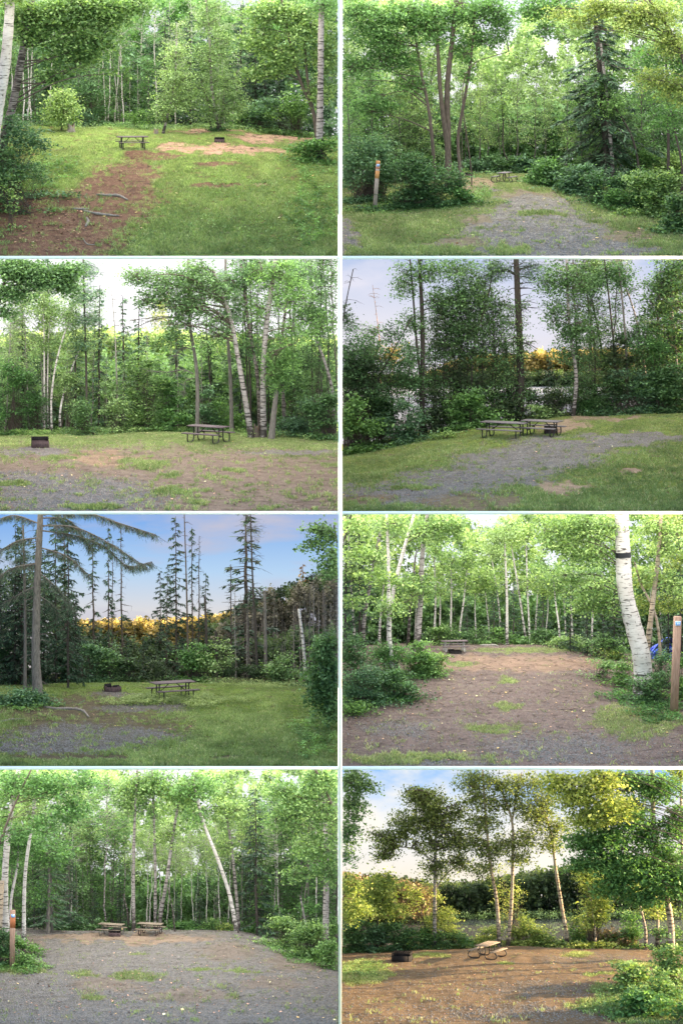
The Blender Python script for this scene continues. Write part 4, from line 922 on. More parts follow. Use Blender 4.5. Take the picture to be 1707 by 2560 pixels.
firepit(P, 588, 806, 36, 14, 0, 'tiny dark fire pit left of the end-on picnic table', hole=0)
post(P, 174, 735, 158, 957, 17, '41', 'leaning grey post with orange top bands in front of the big left shrub', 'post_grey', [(0, .07, 'post_orange'), (.13, .155, 'post_patch'), (.20, .355, 'post_orange')], plate_v=.085)
tree(P, 'maple_tree', [(497, 868), (492, 600), (490, 400), (510, 200), (532, -10)], 34, bark='bark_brown', label='big dark maple with four stems rising from the left shrub', leaf='leaf_mid', lsz=.12,
     stems=[([(440, 680), (400, 470), (365, 300), (325, 30)], 20), ([(474, 700), (457, 400), (448, 250), (425, 20)], 26), ([(522, 868), (540, 620), (578, 400), (600, 250), (618, 20)], 19), ([(600, 300), (640, 275), (690, 260), (770, 235)], 7)],
     ells=[(330, 60, 170, 70, 1700), (180, 160, 150, 80, 1500), (430, 150, 120, 80, 1000), (560, 60, 130, 70, 1200), (690, 40, 90, 60, 800), (250, 260, 140, 70, 1200), (660, 170, 110, 50, 650), (100, 60, 110, 70, 900), (560, 230, 60, 60, 300), (740, 110, 60, 70, 450), (330, 380, 90, 60, 500), (580, 340, 40, 40, 130), (60, 300, 100, 70, 700), (160, 480, 110, 50, 700)], nlim=2, extra=None)
def droopy(gw, gl, tr, rs):
    V, Q = None, None
    a, b = spruce_geo(12, 3.6, 77, 1.0, droop=.95, nl=.24, trunk=tr, start=.08, nw=.045, ragged=.3)
    for src, dst in ((a, gw), (b, gl)):
        v, q, r = src.arr(); dst.add(v, q, r)
tree(P, 'spruce_tree', [(1222, 760), (1205, 560), (1185, 300), (1150, -60)], 34, bark='bark_dark', label='large dark spruce with drooping branches right of the drive', leaf='needle_dark', extra=droopy, y=17.2)
tree(P, 'birch_tree', [(1243, 765), (1232, 600), (1222, 480), (1190, 200)], 20, bark='bark_birch_grey', label='grey birch trunk standing right beside the drooping spruce', y=16.6, leaf='leaf_mid', ells=[(1200, 380, 90, 60, 500)])
for u, pts, w_ in ((1365, [(1366, 790), (1330, 620), (1250, 480)], 13), (1540, [(1560, 760), (1530, 600), (1500, 420)], 12), (1495, [(1500, 760), (1498, 500), (1485, 200)], 16)):
    tree(P, 'slender_tree', pts, w_, bark='bark_dark', desc=('dark leaning stem', 'dark leaning stems'), y=16.2 + (u % 3) * .4, leaf='leaf_mid', ells=[(pts[-1][0], pts[-1][1], 80, 60, 500)])
tree(P, 'maple_tree', [(1600, 900), (1610, 500), (1540, 200), (1400, -20)], 24, bark='bark_brown', label='yellow green maple hanging over the upper right corner', leaf='leaf_yellow', lsz=.12, y=7,
     ells=[(1200, 30, 110, 50, 700), (1110, 100, 50, 40, 200), (1330, 80, 110, 70, 900), (1440, 60, 110, 70, 900), (1510, 200, 80, 80, 700), (1440, 360, 80, 60, 450), (1530, 420, 60, 80, 450), (1000, 60, 60, 40, 160)])
tree(P, 'maple_tree', [(1640, 800), (1600, 400), (1480, 100), (1350, -40)], 20, bark='bark_brown', label='green maple behind the yellow one at the upper right', leaf='leaf_mid', lsz=.12, y=10,
     ells=[(900, 40, 110, 60, 700), (930, 140, 60, 50, 250), (1420, 250, 90, 60, 500), (1490, 540, 90, 70, 500), (1010, 30, 110, 50, 600), (1560, 300, 60, 120, 700)])
for u, vt, s_ in ((560, 330, 1), (630, 300, .9), (668, 360, 1), (735, 330, 1), (800, 290, 1.1), (880, 300, 1.1), (940, 380, .9), (1030, 300, .8), (1080, 500, .7)):
    plant(P, 'young_birch', 'birch', u, 19 + (u % 6) * .7, vtop=vt, leaf='leaf_sage' if u % 3 else 'leaf_fresh', bark='bark_grey', desc=('pale birch', 'pale green birches beyond the table'), sx=s_)
forest(P, 7, -40, 480, 14, 20, 'leafy', 120, 420, 'broadleaf_tree', ('leafy tree', 'leafy trees behind the left shrub'), leaf=['leaf_mid', 'leaf_fresh', 'leaf_sage'], bark='bark_grey', seed=4)
forest(P, 6, 1050, 1600, 18.5, 22, 'leafy', 200, 480, 'broadleaf_tree', ('leafy tree', 'leafy trees behind the drooping spruce'), leaf=['leaf_deep', 'leaf_mid', 'leaf_blue'], bark='bark_grey', seed=5)
tree(P, 'slender_tree', [(778, 760), (750, 700), (745, 560), (735, 420)], 8, bark='bark_dark', label='crooked thin dark stem straight behind the end-on picnic table', y=18.6, leaf='leaf_fresh', ells=[(745, 480, 50, 60, 300)])
for a in ((110, 760, 170, 160, 5200, 'leaf_blue', 'big dark shrub behind the leaning post at far left'), (300, 710, 180, 120, 4200, 'leaf_deep', 'dark upper shrub mound in front of the four-stemmed maple'), (350, 830, 190, 120, 6000, 'leaf_deep', 'broad glossy shrub in front of the four-stemmed maple'), (540, 890, 70, 50, 700, 'leaf_mid', 'low shrub skirting the foot of the four-stemmed maple')):
    bush(P, *a[:5], leaf=a[5], lsz=.12, label=a[6])
bush(P, 350, 900, 90, 40, 300, 'leaf_fresh', .12, label='bright low seedlings in front of the broad glossy shrub')
for i, (u, v, ru, rv, lf) in enumerate(((640, 745, 80, 40, 'leaf_blue'), (750, 745, 80, 40, 'leaf_deep'), (840, 765, 60, 45, 'leaf_blue'), (920, 780, 70, 60, 'leaf_mid'), (1010, 800, 80, 55, 'leaf_deep'), (1120, 830, 90, 60, 'leaf_blue'), (1230, 860, 100, 75, 'leaf_deep'), (1340, 880, 110, 85, 'leaf_mid'), (1450, 880, 110, 110, 'leaf_fresh'), (1530, 980, 80, 80, 'leaf_deep'), (1500, 800, 120, 80, 'leaf_fresh'), (1200, 770, 110, 60, 'leaf_deep'), (1360, 770, 100, 60, 'leaf_mid'))):
    bush(P, u, v, ru, rv, int(ru * rv * .34), lf, .12, desc=('shrub', 'shrubs right of the drive'), y=(18.4 + i * .2 if i < 3 else None))
cover(P, [(300, 950, 330, 25), (650, 880, 50, 30)], 2600, 'leaf_mid', .14, .07, 'undergrowth', 'low weeds along the foot of the big left shrubs')

# ================================================================== 3  second row left: fire pit and table before tall birches
P = Panel(1, 0, [(-100, 838), (700, 812), (1100, 820), (1650, 840)], back=48, Yg=17)
pad(P, 962, 856, 1.15); pad(P, 187, 882, .5)
m_ground('ground_c', (.13, .18, .05), (.175, .157, .155), (.25, .165, .115), (.165, .12, .097))
ground(P, 'ground_c', [('brown', 700, 1010, 1100, 130), ('brown', 700, 1130, 1100, 90), ('gravel', 350, 1110, 380, 90), ('gravel', 120, 1030, 200, 40), ('red', 480, 935, 190, 30), ('gravel', 150, 900, 150, 20), ('grass', 700, 955, 100, 22), ('grass', 780, 1010, 60, 14), ('grass', 800, 1090, 70, 16), ('grass', 60, 1050, 60, 10), ('grass', 280, 930, 70, 10), ('grass', 1100, 985, 60, 8), ('grass', 900, 1140, 50, 10), ('grass', 450, 1160, 120, 10), ('gravel', 1350, 905, 250, 10)],
    grass_n=26000, litter=420, dry=7200, stones=12000)
zl, zh, zt = skyz(P, 600); m_sky('sky_c', (.95, .92, .98), (.97, .96, 1), (.97, .97, 1), (1, 1, 1), .5, zl, zh, 1.35, 7, zt + 1); vault(P, 'sky_c', right=36)
woods(P, [(-60, 520), (400, 560), (800, 540), (1100, 520), (1650, 500)], 22, 30, 20000, 'leaf_deep', .14, rough=110, label='light green thicket behind the second row left table', trunks=18, bark='bark_pale')
woods(P, [(-60, 400), (300, 390), (450, 370), (620, 400), (700, 385), (900, 400), (1200, 400), (1650, 420)], 38, 45, 30000, 'leaf_sage', .16, name='far_hill_woods', label='sunny tree covered ridge beyond the second row left thicket', rough=45, trunks=16, bark='bark_pale')
for u, vt in ((95, 340), (440, 375), (480, 380), (630, 372), (700, 365), (745, 190)):
    plant(P, 'sunlit_tree', 'leafy', u, 40 + (u % 4) * .5, vtop=vt, leaf='leaf_yellow', bark='bark_pale', desc=('yellow treetop', 'yellow treetops on the ridge'), sx=.6)
forest(P, 7, 20, 860, 19, 23, 'thin_spruce', -40, 330, 'thin_spruce', ('thin dark spruce', 'thin dark spruces behind the thicket'), leaf='needle_soft', bark='bark_dark', seed=51, sx=1.2)
forest(P, 6, 420, 1000, 19.5, 23, 'dead_spruce', 330, 520, 'dead_spruce', ('pale dead spruce', 'pale dead spruces behind the thicket'), leaf='needle_grey', bark='bark_pale', seed=52, sx=.9)
forest(P, 5, 1080, 1600, 18.6, 22, 'pole', -160, 0, 'bare_trunk', ('dark bare trunk', 'dark bare trunks right of the clump'), leaf='leaf_deep', bark=['bark_dark', 'bark_birch_old'], seed=53, sx=.9)
table(P, 962, 858, -32, 1.10, 'u', 'plank_purple', 'steel_black', 'purple brown picnic table standing left of the big birch clump', L=1.95)
firepit(P, 187, 884, 80, 46, 5, 'large rusty fire pit on the left beside bare gravel', hole=3)
tree(P, 'birch_tree', [(1160, 830), (1125, 620), (1100, 480), (1058, 270), (985, 70)], 29, bark='bark_birch_grey', label='birch leaning far left, leftmost stem of the clump behind the table', leaf='leaf_deep', lsz=.10, y=14.5, r0=.05, top_w=.5,
     ells=[(640, 90, 80, 50, 500), (760, 130, 110, 80, 1100), (700, 200, 100, 50, 500), (900, 90, 110, 80, 1000), (860, 230, 100, 70, 800), (1010, 160, 100, 90, 800), (820, 320, 80, 50, 350), (1000, 330, 80, 90, 500)], nlim=3)
tree(P, 'birch_tree', [(1198, 800), (1188, 560), (1150, 330), (1112, 40)], 21, bark='bark_birch_old', label='slim birch second in the clump behind the table', leaf='leaf_deep', y=15.2, ells=[(1120, 100, 80, 80, 600), (1080, 250, 60, 80, 400), (1150, 420, 50, 60, 250)])
tree(P, 'birch_tree', [(1216, 836), (1214, 620), (1228, 330), (1262, 90), (1275, -10)], 31, bark='bark_birch_grey', label='thick upright birch third in the clump behind the table', leaf='leaf_mid', y=14.6, stems=[([(1235, 120), (1210, 60), (1190, 10)], 12)], top_w=.6,
     ells=[(1200, 80, 70, 60, 400), (1330, 170, 110, 100, 1000), (1300, 60, 90, 60, 600), (1300, 480, 90, 80, 900), (1280, 560, 60, 60, 500), (1350, 360, 80, 70, 450), (1180, 250, 40, 60, 200)])
tree(P, 'broken_birch', [(1252, 822), (1262, 740), (1276, 620)], 30, bark='bark_grey', label='leaning broken dark birch stub on the right of the clump', y=14.2, top_w=.7, leaf='leaf_mid', ells=[(1290, 590, 40, 35, 250)])
tree(P, 'birch_tree', [(1535, 640), (1495, 480), (1458, 380)], 20, bark='bark_birch_grey', label='birch leaning left near the right edge of the second row left campsite', y=16.4, leaf='leaf_mid', ells=[(1480, 330, 90, 80, 600)])
tree(P, 'birch_tree', [(1310, 760), (1298, 420), (1322, 180), (1320, -10)], 19, bark='bark_birch_old', label='tall grey birch rising behind the clump on its right', y=17.5, leaf='leaf_deep', ells=[(1380, 100, 90, 80, 700), (1440, 250, 90, 90, 700)])
stump(P, 1182, 828, 26, 55, 'jagged brown stump among the birch clump', 'bark_brown', y=14.6)
def deadlimb(gw, gl, tr, rs):
    P_ = P
    for pts, r in (([(895, 545), (850, 525), (780, 535), (690, 530)], .035), ([(880, 330), (800, 285), (720, 290), (590, 350)], .04), ([(860, 300), (780, 280), (680, 290), (600, 300)], .03), ([(905, 560), (860, 575), (850, 640)], .02), ([(890, 430), (850, 420), (800, 470)], .025)):
        q = smoothpath([P_.w(u, v, float(tr[0][1])) for u, v in pts], 20); q[:, 1] += np.linspace(0, rs.normal() * .4, 20); tube(gw, q, np.linspace(r, r * .3, 20), 5)
        m = 46; A = q[rs.integers(3, 20, m)]; B = A + rs.normal(size=(m, 3)) * [.22, .22, .16] - [0.1, 0, .1]; sticks(gw, A, B, .012, .005); needles(gl, B, B + rs.normal(size=B.shape) * .12 - [0, 0, .06], .02, rs.random(m))
tree(P, 'pine_tree', [(912, 800), (905, 500), (878, 330), (868, -10)], 20, bark='bark_grey', label='pine with long dead limbs reaching left, behind the picnic table', leaf='leaf_deep', y=15.8, extra=deadlimb, ells=[(800, 380, 60, 40, 250), (880, 130, 70, 80, 500), (850, 220, 70, 60, 400)])
tree(P, 'pine_tree', [(1070, 800), (1060, 500), (1045, 300), (1040, -10)], 19, bark='bark_grey', label='straight grey pine trunk right behind the table end', y=17.2, leaf='needle_soft', needle=True, ells=[(1040, 120, 60, 70, 500)], lsz=.14, bare=14)
tree(P, 'pine_tree', [(402, 780), (398, 500), (393, 300), (384, -10)], 12, bark='bark_dark', label='tall thin pine standing left of the dead spire', y=18.5, leaf='needle_soft', needle=True, lsz=.16, ells=[(390, 60, 70, 50, 500), (400, 180, 70, 60, 450), (410, 290, 60, 40, 300), (390, 400, 50, 40, 200)], bare=16)
tree(P, 'dead_tree', [(542, 700), (538, 500), (530, 330), (516, 160)], 11, bark='bark_pale', label='pale dead spire standing against the white sky', y=19.5, bare=60, bare_len=.7, top_w=.2)
for pts, w_ in (([(280, 720), (318, 560), (372, 420)], 12), ([(240, 640), (285, 400), (320, 300)], 12), ([(206, 560), (205, 400), (200, 240)], 12), ([(222, 540), (225, 400), (230, 300)], 9)):
    tree(P, 'birch_tree', pts, w_, bark='bark_birch', desc=('slim white birch', 'slim birches behind the fire pit'), y=18 + w_ % 5 * .4 + pts[0][0] % 3 * .3, leaf='leaf_sage', lsz=.09, ells=[(pts[-1][0], pts[-1][1] - 40, 70, 80, 600), (pts[1][0], pts[1][1], 40, 40, 150)])
tree(P, 'birch_tree', [(-60, 900), (-50, 500), (30, 100), (80, -20)], 24, bark='bark_dark', label='dark leafy branches hanging in the upper left corner', leaf='leaf_deep', lsz=.13, y=4.5, ells=[(60, 60, 110, 60, 1300), (200, 90, 110, 70, 1400), (300, 120, 70, 70, 800), (70, 170, 90, 50, 600), (30, 250, 60, 40, 200), (330, 60, 60, 40, 350)])
for u, v, ru, rv, lf in ((60, 640, 90, 130, 'leaf_mid'), (160, 660, 80, 110, 'leaf_deep'), (560, 720, 70, 70, 'leaf_sage'), (660, 600, 100, 150, 'leaf_fresh'), (760, 660, 80, 110, 'leaf_mid'), (820, 720, 60, 60, 'leaf_mid'), (610, 760, 60, 30, 'leaf_fresh'), (960, 680, 60, 100, 'leaf_blue'), (1010, 720, 60, 70, 'leaf_mid'), (1100, 760, 60, 40, 'leaf_mid'), (1350, 620, 80, 90, 'leaf_deep'), (1470, 560, 90, 80, 'leaf_deep'), (500, 660, 60, 80, 'leaf_sage'), (320, 640, 60, 80, 'leaf_sage')):
    bush(P, u, v, ru, rv, int(ru * rv * .16), lf, .10, y=17.6 + (u % 7) * .25, desc=('sapling thicket', 'green saplings behind grass'), name='sapling')
bush(P, 390, 735, 75, 85, 1500, 'leaf_deep', .10, label='rounded dark shrub between the fire pit and the table', y=16.2)
bush(P, 1410, 760, 110, 80, 2200, 'leaf_blue', .10, label='dark shrub right of the birch clump, lower left of two', y=15.2); bush(P, 1510, 740, 90, 110, 2200, 'leaf_deep', .10, label='tall dark shrub at the right edge beside the birch clump', y=14.6)
forest(P, 9, 980, 1600, 18.5, 26, 'birch', -120, 60, 'tall_tree', ('tall tree', 'tall trees in the right background'), leaf=['leaf_deep', 'leaf_mid'], bark=['bark_grey', 'bark_dark'], seed=6)
forest(P, 5, 960, 1400, 20, 26, 'spruce', 350, 480, 'young_spruce', ('young spruce', 'young spruces behind the table'), leaf=['needle_dark', 'needle_soft'], bark='bark_dark', seed=7)
forest(P, 8, -20, 460, 20, 24, 'birch', 60, 330, 'thin_birch', ('thin pale birch', 'thin pale birches in the left background'), leaf=['leaf_sage'], bark='bark_pale', seed=8, sx=.8)
cover(P, [(250, 818, 300, 12), (800, 806, 300, 8), (1180, 826, 120, 12), (1420, 835, 150, 14)], 5000, 'leaf_fresh', .3, .08, 'tall_weeds', 'tall bright weeds along the back of the grass in the second row left campsite')

# ================================================================== 4  second row right: two tables by the lake
P = Panel(1, 1, [(-60, 900), (200, 868), (520, 800), (800, 765), (1000, 740), (1650, 716)], Yg=18, dip=55)
pad(P, 752, 826, 1.35); pad(P, 925, 815, 1.2)
m_ground('ground_d', (.17, .22, .045), (.185, .175, .178), (.30, .22, .16), (.14, .11, .075))
ground(P, 'ground_d', [('gravel', 1130, 860, 330, 45), ('gravel', 1350, 830, 250, 18), ('gravel', 850, 930, 330, 55), ('gravel', 650, 1010, 350, 55), ('gravel', 350, 1090, 380, 60), ('red', 1230, 745, 190, 12), ('red', 1010, 775, 110, 22), ('red', 1010, 1060, 110, 28), ('brown', 600, 1130, 250, 40), ('grass', 1450, 780, 200, 10), ('grass', 1350, 885, 70, 14), ('grass', 1050, 832, 60, 5), ('red', 1330, 985, 70, 10), ('brown', 100, 1110, 160, 20), ('grass', 330, 1060, 80, 12)],
    grass_n=32000, litter=260, dry=5400, stones=20000)
zl, zh, zt = skyz(P, 560); m_sky('sky_d', (.93, .82, .78), (.80, .80, .90), (.52, .62, .86), (.80, .80, .92), .48, zl, zh, 1.0, 4.0, zt + 1); vault(P, 'sky_d', right=20)
wz = float(P.w(700, 650, 20.5)[2]); water(P, 'water_pale', wz, 19.6, 33)
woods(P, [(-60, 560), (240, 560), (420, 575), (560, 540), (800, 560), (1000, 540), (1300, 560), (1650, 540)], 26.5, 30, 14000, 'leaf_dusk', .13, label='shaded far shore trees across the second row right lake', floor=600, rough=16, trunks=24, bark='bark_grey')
woods(P, [(400, 560), (560, 492), (700, 478), (850, 468), (930, 455), (1200, 450), (1400, 440), (1650, 430)], 29.5, 32.5, 16000, 'leaf_gold', .15, name='golden_hill_woods', label='golden sunlit hillside woods across the lake behind the two tables', floor=580, rough=18)
tree(P, 'golden_spruce', [(240, 560), (238, 480), (236, 400)], 5, bark='bark_orange', label='small orange lit spruce top on the far shore at left', y=30, leaf='leaf_gold', ells=[(238, 450, 22, 40, 300), (150, 450, 20, 30, 100)], lsz=.12)
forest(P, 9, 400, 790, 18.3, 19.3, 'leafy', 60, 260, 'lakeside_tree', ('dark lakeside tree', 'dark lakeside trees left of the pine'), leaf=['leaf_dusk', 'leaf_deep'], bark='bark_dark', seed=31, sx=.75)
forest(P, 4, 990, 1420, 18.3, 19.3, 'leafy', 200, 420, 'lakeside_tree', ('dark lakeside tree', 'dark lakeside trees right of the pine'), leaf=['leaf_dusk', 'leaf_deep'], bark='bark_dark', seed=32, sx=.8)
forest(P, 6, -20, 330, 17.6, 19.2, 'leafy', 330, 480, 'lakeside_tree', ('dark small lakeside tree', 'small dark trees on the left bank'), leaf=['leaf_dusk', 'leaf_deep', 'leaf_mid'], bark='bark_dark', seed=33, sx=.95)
for u in range(380, 1240, 62):
    if 840 < u < 930: continue
    bush(P, u, 648 + (u * 7) % 30, 60, 52 + u % 23, 900, ('leaf_dusk', 'leaf_deep', 'leaf_mid')[u // 62 % 3], .10, y=18.7 + u % 5 * .12, desc=('lakeside bush', 'lakeside bushes behind the tables'))
table(P, 752, 828, -24, 1.06, 'u', 'plank_grey', 'steel_black', 'left of the two grey picnic tables pushed end to end', L=2.3, seatmat='plank_grey')
table(P, 922, 814, -24, 1.02, 'u', 'plank_grey', 'steel_black', 'right of the two grey picnic tables pushed end to end', L=2.0)
firepit(P, 962, 792, 60, 40, 0, 'dark fire pit half hidden behind the right picnic table', hole=2)
tree(P, 'pine_tree', [(824, 700), (821, 400), (812, 200), (803, -10)], 38, bark='bark_dark', label='thickest dark pine trunk standing behind the two tables', y=18.6, bare=70, bare_len=1.5, leaf='needle_dark', needle=True, lsz=.16, ells=[(730, 60, 70, 60, 350), (860, 60, 60, 70, 350)], top_w=.7)
tree(P, 'snag', [(767, 700), (762, 500), (754, 378)], 15, bark='bark_dark', label='short dead snag left of the thickest pine', y=19, bare=24, bare_len=1.1, top_w=.8)
tree(P, 'pine_tree', [(374, 760), (378, 500), (374, 250), (360, -10)], 28, bark='bark_dark', label='thick dark trunk on the left with a thinner stem beside it', y=17.8, leaf='leaf_deep', lsz=.10, stems=[([(374, 640), (350, 400), (335, 200), (318, 0)], 14)], bare=20,
     ells=[(300, 110, 60, 90, 600), (400, 60, 80, 70, 600), (330, 300, 70, 70, 400), (440, 200, 60, 80, 400)])
tree(P, 'slender_tree', [(603, 700), (604, 500), (620, 370), (660, 240), (690, 90), (680, 0)], 11, bark='bark_dark', label='slender curving dark tree between the left trunk and the thick pine', y=18.4, leaf='leaf_deep', lsz=.10, ells=[(540, 60, 110, 70, 900), (520, 200, 100, 80, 900), (640, 150, 80, 80, 600), (560, 330, 110, 60, 700), (480, 420, 90, 70, 600), (620, 440, 80, 50, 350), (700, 60, 50, 50, 250)])
tree(P, 'birch_tree', [(1064, 722), (1078, 560), (1050, 350), (1034, 0)], 19, bark='bark_birch_grey', label='white birch standing behind the right end of the tables', y=17.9, leaf='leaf_deep', lsz=.10, stems=[([(1040, 715), (1032, 680), (1030, 650)], 5)], ells=[(970, 110, 80, 90, 900), (980, 260, 60, 80, 500), (1100, 120, 90, 90, 900), (1040, 350, 50, 60, 350), (1100, 330, 80, 80, 600), (1020, 440, 60, 50, 300)])
tree(P, 'dead_tree', [(186, 600), (182, 420), (168, 280), (148, 130)], 8, bark='bark_orange', label='thin orange lit dead tree against the sky at far left', y=21, bare=50, bare_len=.6, top_w=.2)
for i, (pts, w_) in enumerate((([(1316, 650), (1300, 330), (1268, 0)], 13), ([(1262, 600), (1240, 300), (1205, 0)], 11), ([(1400, 640), (1350, 280), (1255, 10)], 12), ([(1165, 640), (1160, 400), (1120, 120)], 11), ([(1225, 660), (1190, 400), (1150, 200)], 14), ([(1540, 520), (1520, 300), (1510, 60)], 10), ([(1440, 640), (1455, 330), (1462, 60)], 9))):
    tree(P, 'thin_tree', pts, w_, bark=('bark_grey', 'bark_dark', 'bark_birch_grey')[i % 3], desc=('thin trunk', 'thin leaning trunks on the right'), y=18.6 + i * .5, leaf='leaf_deep', lsz=.10, bare=14, ells=[(pts[-1][0] + 20, 90, 50, 70, 350), (pts[1][0] + 60, pts[1][1] + 80, 50, 50, 250)])
tree(P, 'alder_tree', [(130, 720), (170, 580), (240, 440), (330, 280)], 9, bark='bark_dark', label='dark leaning alder rising out of the left shrubs', y=16.8, leaf='leaf_deep', lsz=.10, ells=[(100, 430, 110, 70, 700), (60, 530, 90, 80, 800), (280, 480, 90, 90, 700), (160, 620, 100, 70, 800), (30, 320, 50, 70, 250), (250, 350, 60, 50, 250), (330, 580, 60, 60, 400)])
tree(P, 'alder_tree', [(20, 820), (-10, 500), (30, 200), (60, 60)], 8, bark='bark_dark', label='bare twigged small tree at the far left edge', y=16, leaf='leaf_dusk', bare=60, bare_len=1.2, ells=[(20, 250, 30, 60, 120)])
plant(P, 'young_spruce', 'spruce', 950, 18.9, vtop=455, leaf='needle_dark', bark='bark_dark', label='small dark spruce between the thick pine and the white birch', sx=1.0)
for u, v, ru, rv, lf in ((60, 790, 110, 110, 'leaf_mid'), (180, 740, 90, 90, 'leaf_deep'), (300, 770, 110, 90, 'leaf_blue'), (100, 640, 120, 100, 'leaf_dusk'), (430, 700, 60, 70, 'leaf_dusk')):
    bush(P, u, v, ru, rv, int(ru * rv * .24), lf, .12, desc=('shrub', 'shrubs on the left bank'), y=None if v > 735 else 16.8)
bush(P, 600, 705, 110, 90, 2600, 'leaf_mid', .11, label='rounded green shrub behind the left picnic table'); bush(P, 470, 810, 60, 25, 350, 'leaf_fresh', .09, label='small ferny plants left of the tables')
for u, v, ru, rv, lf in ((760, 700, 70, 50, 'leaf_dusk'), (850, 690, 70, 50, 'leaf_deep'), (940, 710, 60, 30, 'leaf_sage'), (1000, 660, 60, 60, 'leaf_dusk'), (1130, 690, 70, 40, 'leaf_mid'), (1230, 640, 110, 90, 'leaf_deep'), (1360, 620, 130, 100, 'leaf_blue'), (1500, 600, 130, 120, 'leaf_deep'), (1470, 500, 110, 80, 'leaf_mid'), (1290, 540, 80, 60, 'leaf_dusk')):
    bush(P, u, v, ru, rv, int(ru * rv * .2), lf, .115, y=18.1 + (u % 4) * .3, desc=('shrub', 'shrubs behind the tables'))
forest(P, 6, 1400, 1640, 20, 24, 'leafy', -60, 140, 'broadleaf_tree', ('dark leafy tree', 'dark leafy trees at the upper right'), leaf=['leaf_deep', 'leaf_dusk'], bark='bark_dark', seed=9)
forest(P, 4, 1080, 1230, 20, 23, 'birch', -120, 60, 'tall_birch', ('tall dark birch', 'tall dark birches behind the white birch'), leaf=['leaf_deep'], bark='bark_grey', seed=10)
cover(P, [(1300, 722, 300, 6), (250, 850, 200, 14)], 2400, 'leaf_mid', .22, .08, 'undergrowth', 'low weeds at the back edge of the second row right campsite')

# ================================================================== 5  third row left: dusk, golden hill, dead spruces
P = Panel(2, 0, [(-100, 800), (600, 788), (1100, 790), (1650, 810)], back=48, Yg=17)
pad(P, 798, 862, 1.15); pad(P, 520, 826, .5)
m_ground('ground_e', (.12, .19, .02), (.12, .11, .105), (.16, .12, .085), (.085, .068, .043))
ground(P, 'ground_e', [('brown', 280, 900, 330, 60), ('brown', 500, 990, 420, 80), ('gravel', 420, 1040, 400, 60), ('gravel', 540, 840, 130, 14), ('gravel', 150, 1090, 300, 30), ('brown', 320, 1130, 380, 14), ('brown', 1040, 1130, 60, 14), ('gravel', 660, 905, 200, 16)],
    grass_n=46000, litter=260, dry=4200, stones=12000)
zl, zh, zt = skyz(P, 540); m_sky('sky_e', (.86, .76, .68), (.48, .68, .92), (.20, .42, .86), (.55, .56, .70), .50, zl, zh, .98, 3.4, zt + 1, (.07, .1, .30)); vault(P, 'sky_e', right=36)
woods(P, [(280, 545), (420, 528), (640, 522), (760, 530), (900, 520), (1000, 490), (1100, 480)], 40, 45, 26000, 'leaf_gold', .15, name='golden_hill_woods', label='golden sunlit hillside beyond the dead spruces in the third row left campsite', floor=690, rough=20, trunks=20, bark='bark_orange')
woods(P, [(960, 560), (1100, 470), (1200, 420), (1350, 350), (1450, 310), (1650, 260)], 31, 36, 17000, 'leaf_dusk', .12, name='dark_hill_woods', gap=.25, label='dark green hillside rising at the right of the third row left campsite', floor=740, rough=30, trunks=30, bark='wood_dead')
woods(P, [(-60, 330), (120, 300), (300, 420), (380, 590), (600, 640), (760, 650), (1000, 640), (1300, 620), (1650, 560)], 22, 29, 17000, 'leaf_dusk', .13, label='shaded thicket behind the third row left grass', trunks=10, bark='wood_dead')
table(P, 797, 862, 24, 1.12, 'u', 'plank_purple', 'steel_black', 'dark purple picnic table on dewy grass right of the round fire pit', L=2.0)
firepit(P, 522, 828, 80, 34, 0, 'round fire pit with its grate tipped up beside pale ash', 'ring', 'steel_rust', hole=2)
stick(P, [(484, 822), (500, 826)], 14, 'short piece of orange firewood leaning at the round fire pit', 'firewood', 'bark_orange', 'firewood')
def sprlimbs(gw, gl, tr, rs):
    for pts in (([(185, 60), (330, 60), (500, 130), (660, 230)]), ([(188, 20), (400, 10), (560, 60), (720, 110)]), ([(185, 170), (300, 200), (420, 290)]), ([(180, 120), (90, 130), (-20, 190)]), ([(180, 260), (260, 330), (330, 420)]), ([(178, 330), (100, 370), (20, 420)]), ([(190, 30), (300, 40), (420, 200)]), ([(185, 230), (60, 250), (-20, 300)]), ([(182, 90), (360, 120), (470, 160), (600, 260), (700, 240)]), ([(182, 60), (60, 30), (-30, 60)]), ([(182, 400), (240, 450), (270, 500)])):
        q = smoothpath([P.w(u, v, float(tr[0][1])) for u, v in pts], 26); q[:, 1] += np.linspace(0, rs.normal() * .8, 26) ; q[:, 2] += rs.normal() * .1; tube(gw, q, np.linspace(.045, .01, 26), 5)
        L = np.linalg.norm(q[-1] - q[0]); m = int(64 * L); t = rs.uniform(.12, 1, m); A = np.stack([np.interp(t, np.linspace(0, 1, 26), q[:, j]) for j in range(3)], 1)
        B = A + rs.normal(size=(m, 3)) * [.20, .28, .08] + (q[-1] - q[0]) / L * .15 - [0, 0, .24]; sticks(gw, A, B, .01, .004)
        for f in (.15, .4, .65, .9):
            X = A + (B - A) * f; X = np.vstack([X, X]); needles(gl, X, X + rs.normal(size=X.shape) * .06 + np.array([0, 0, -.05]) + (np.vstack([B - A, B - A])) * .15, .02, rs.random(len(X)))
tree(P, 'spruce_tree', [(178, 868), (168, 700), (172, 400), (190, -10)], 44, bark='bark_grey', label='large grey spruce trunk with wide drooping limbs on the left', leaf='needle_dark', extra=sprlimbs, y=11.5, top_w=.62, bare=26, bare_len=1.0, flare=1.5)
tree(P, 'thin_spruce', [(117, 840), (118, 600), (116, 350), (108, 60)], 16, bark='bark_grey', label='thin trunk just left of the large spruce trunk', y=13, leaf='needle_dark', needle=True, lsz=.16, ells=[(100, 200, 70, 60, 300)], bare=24)
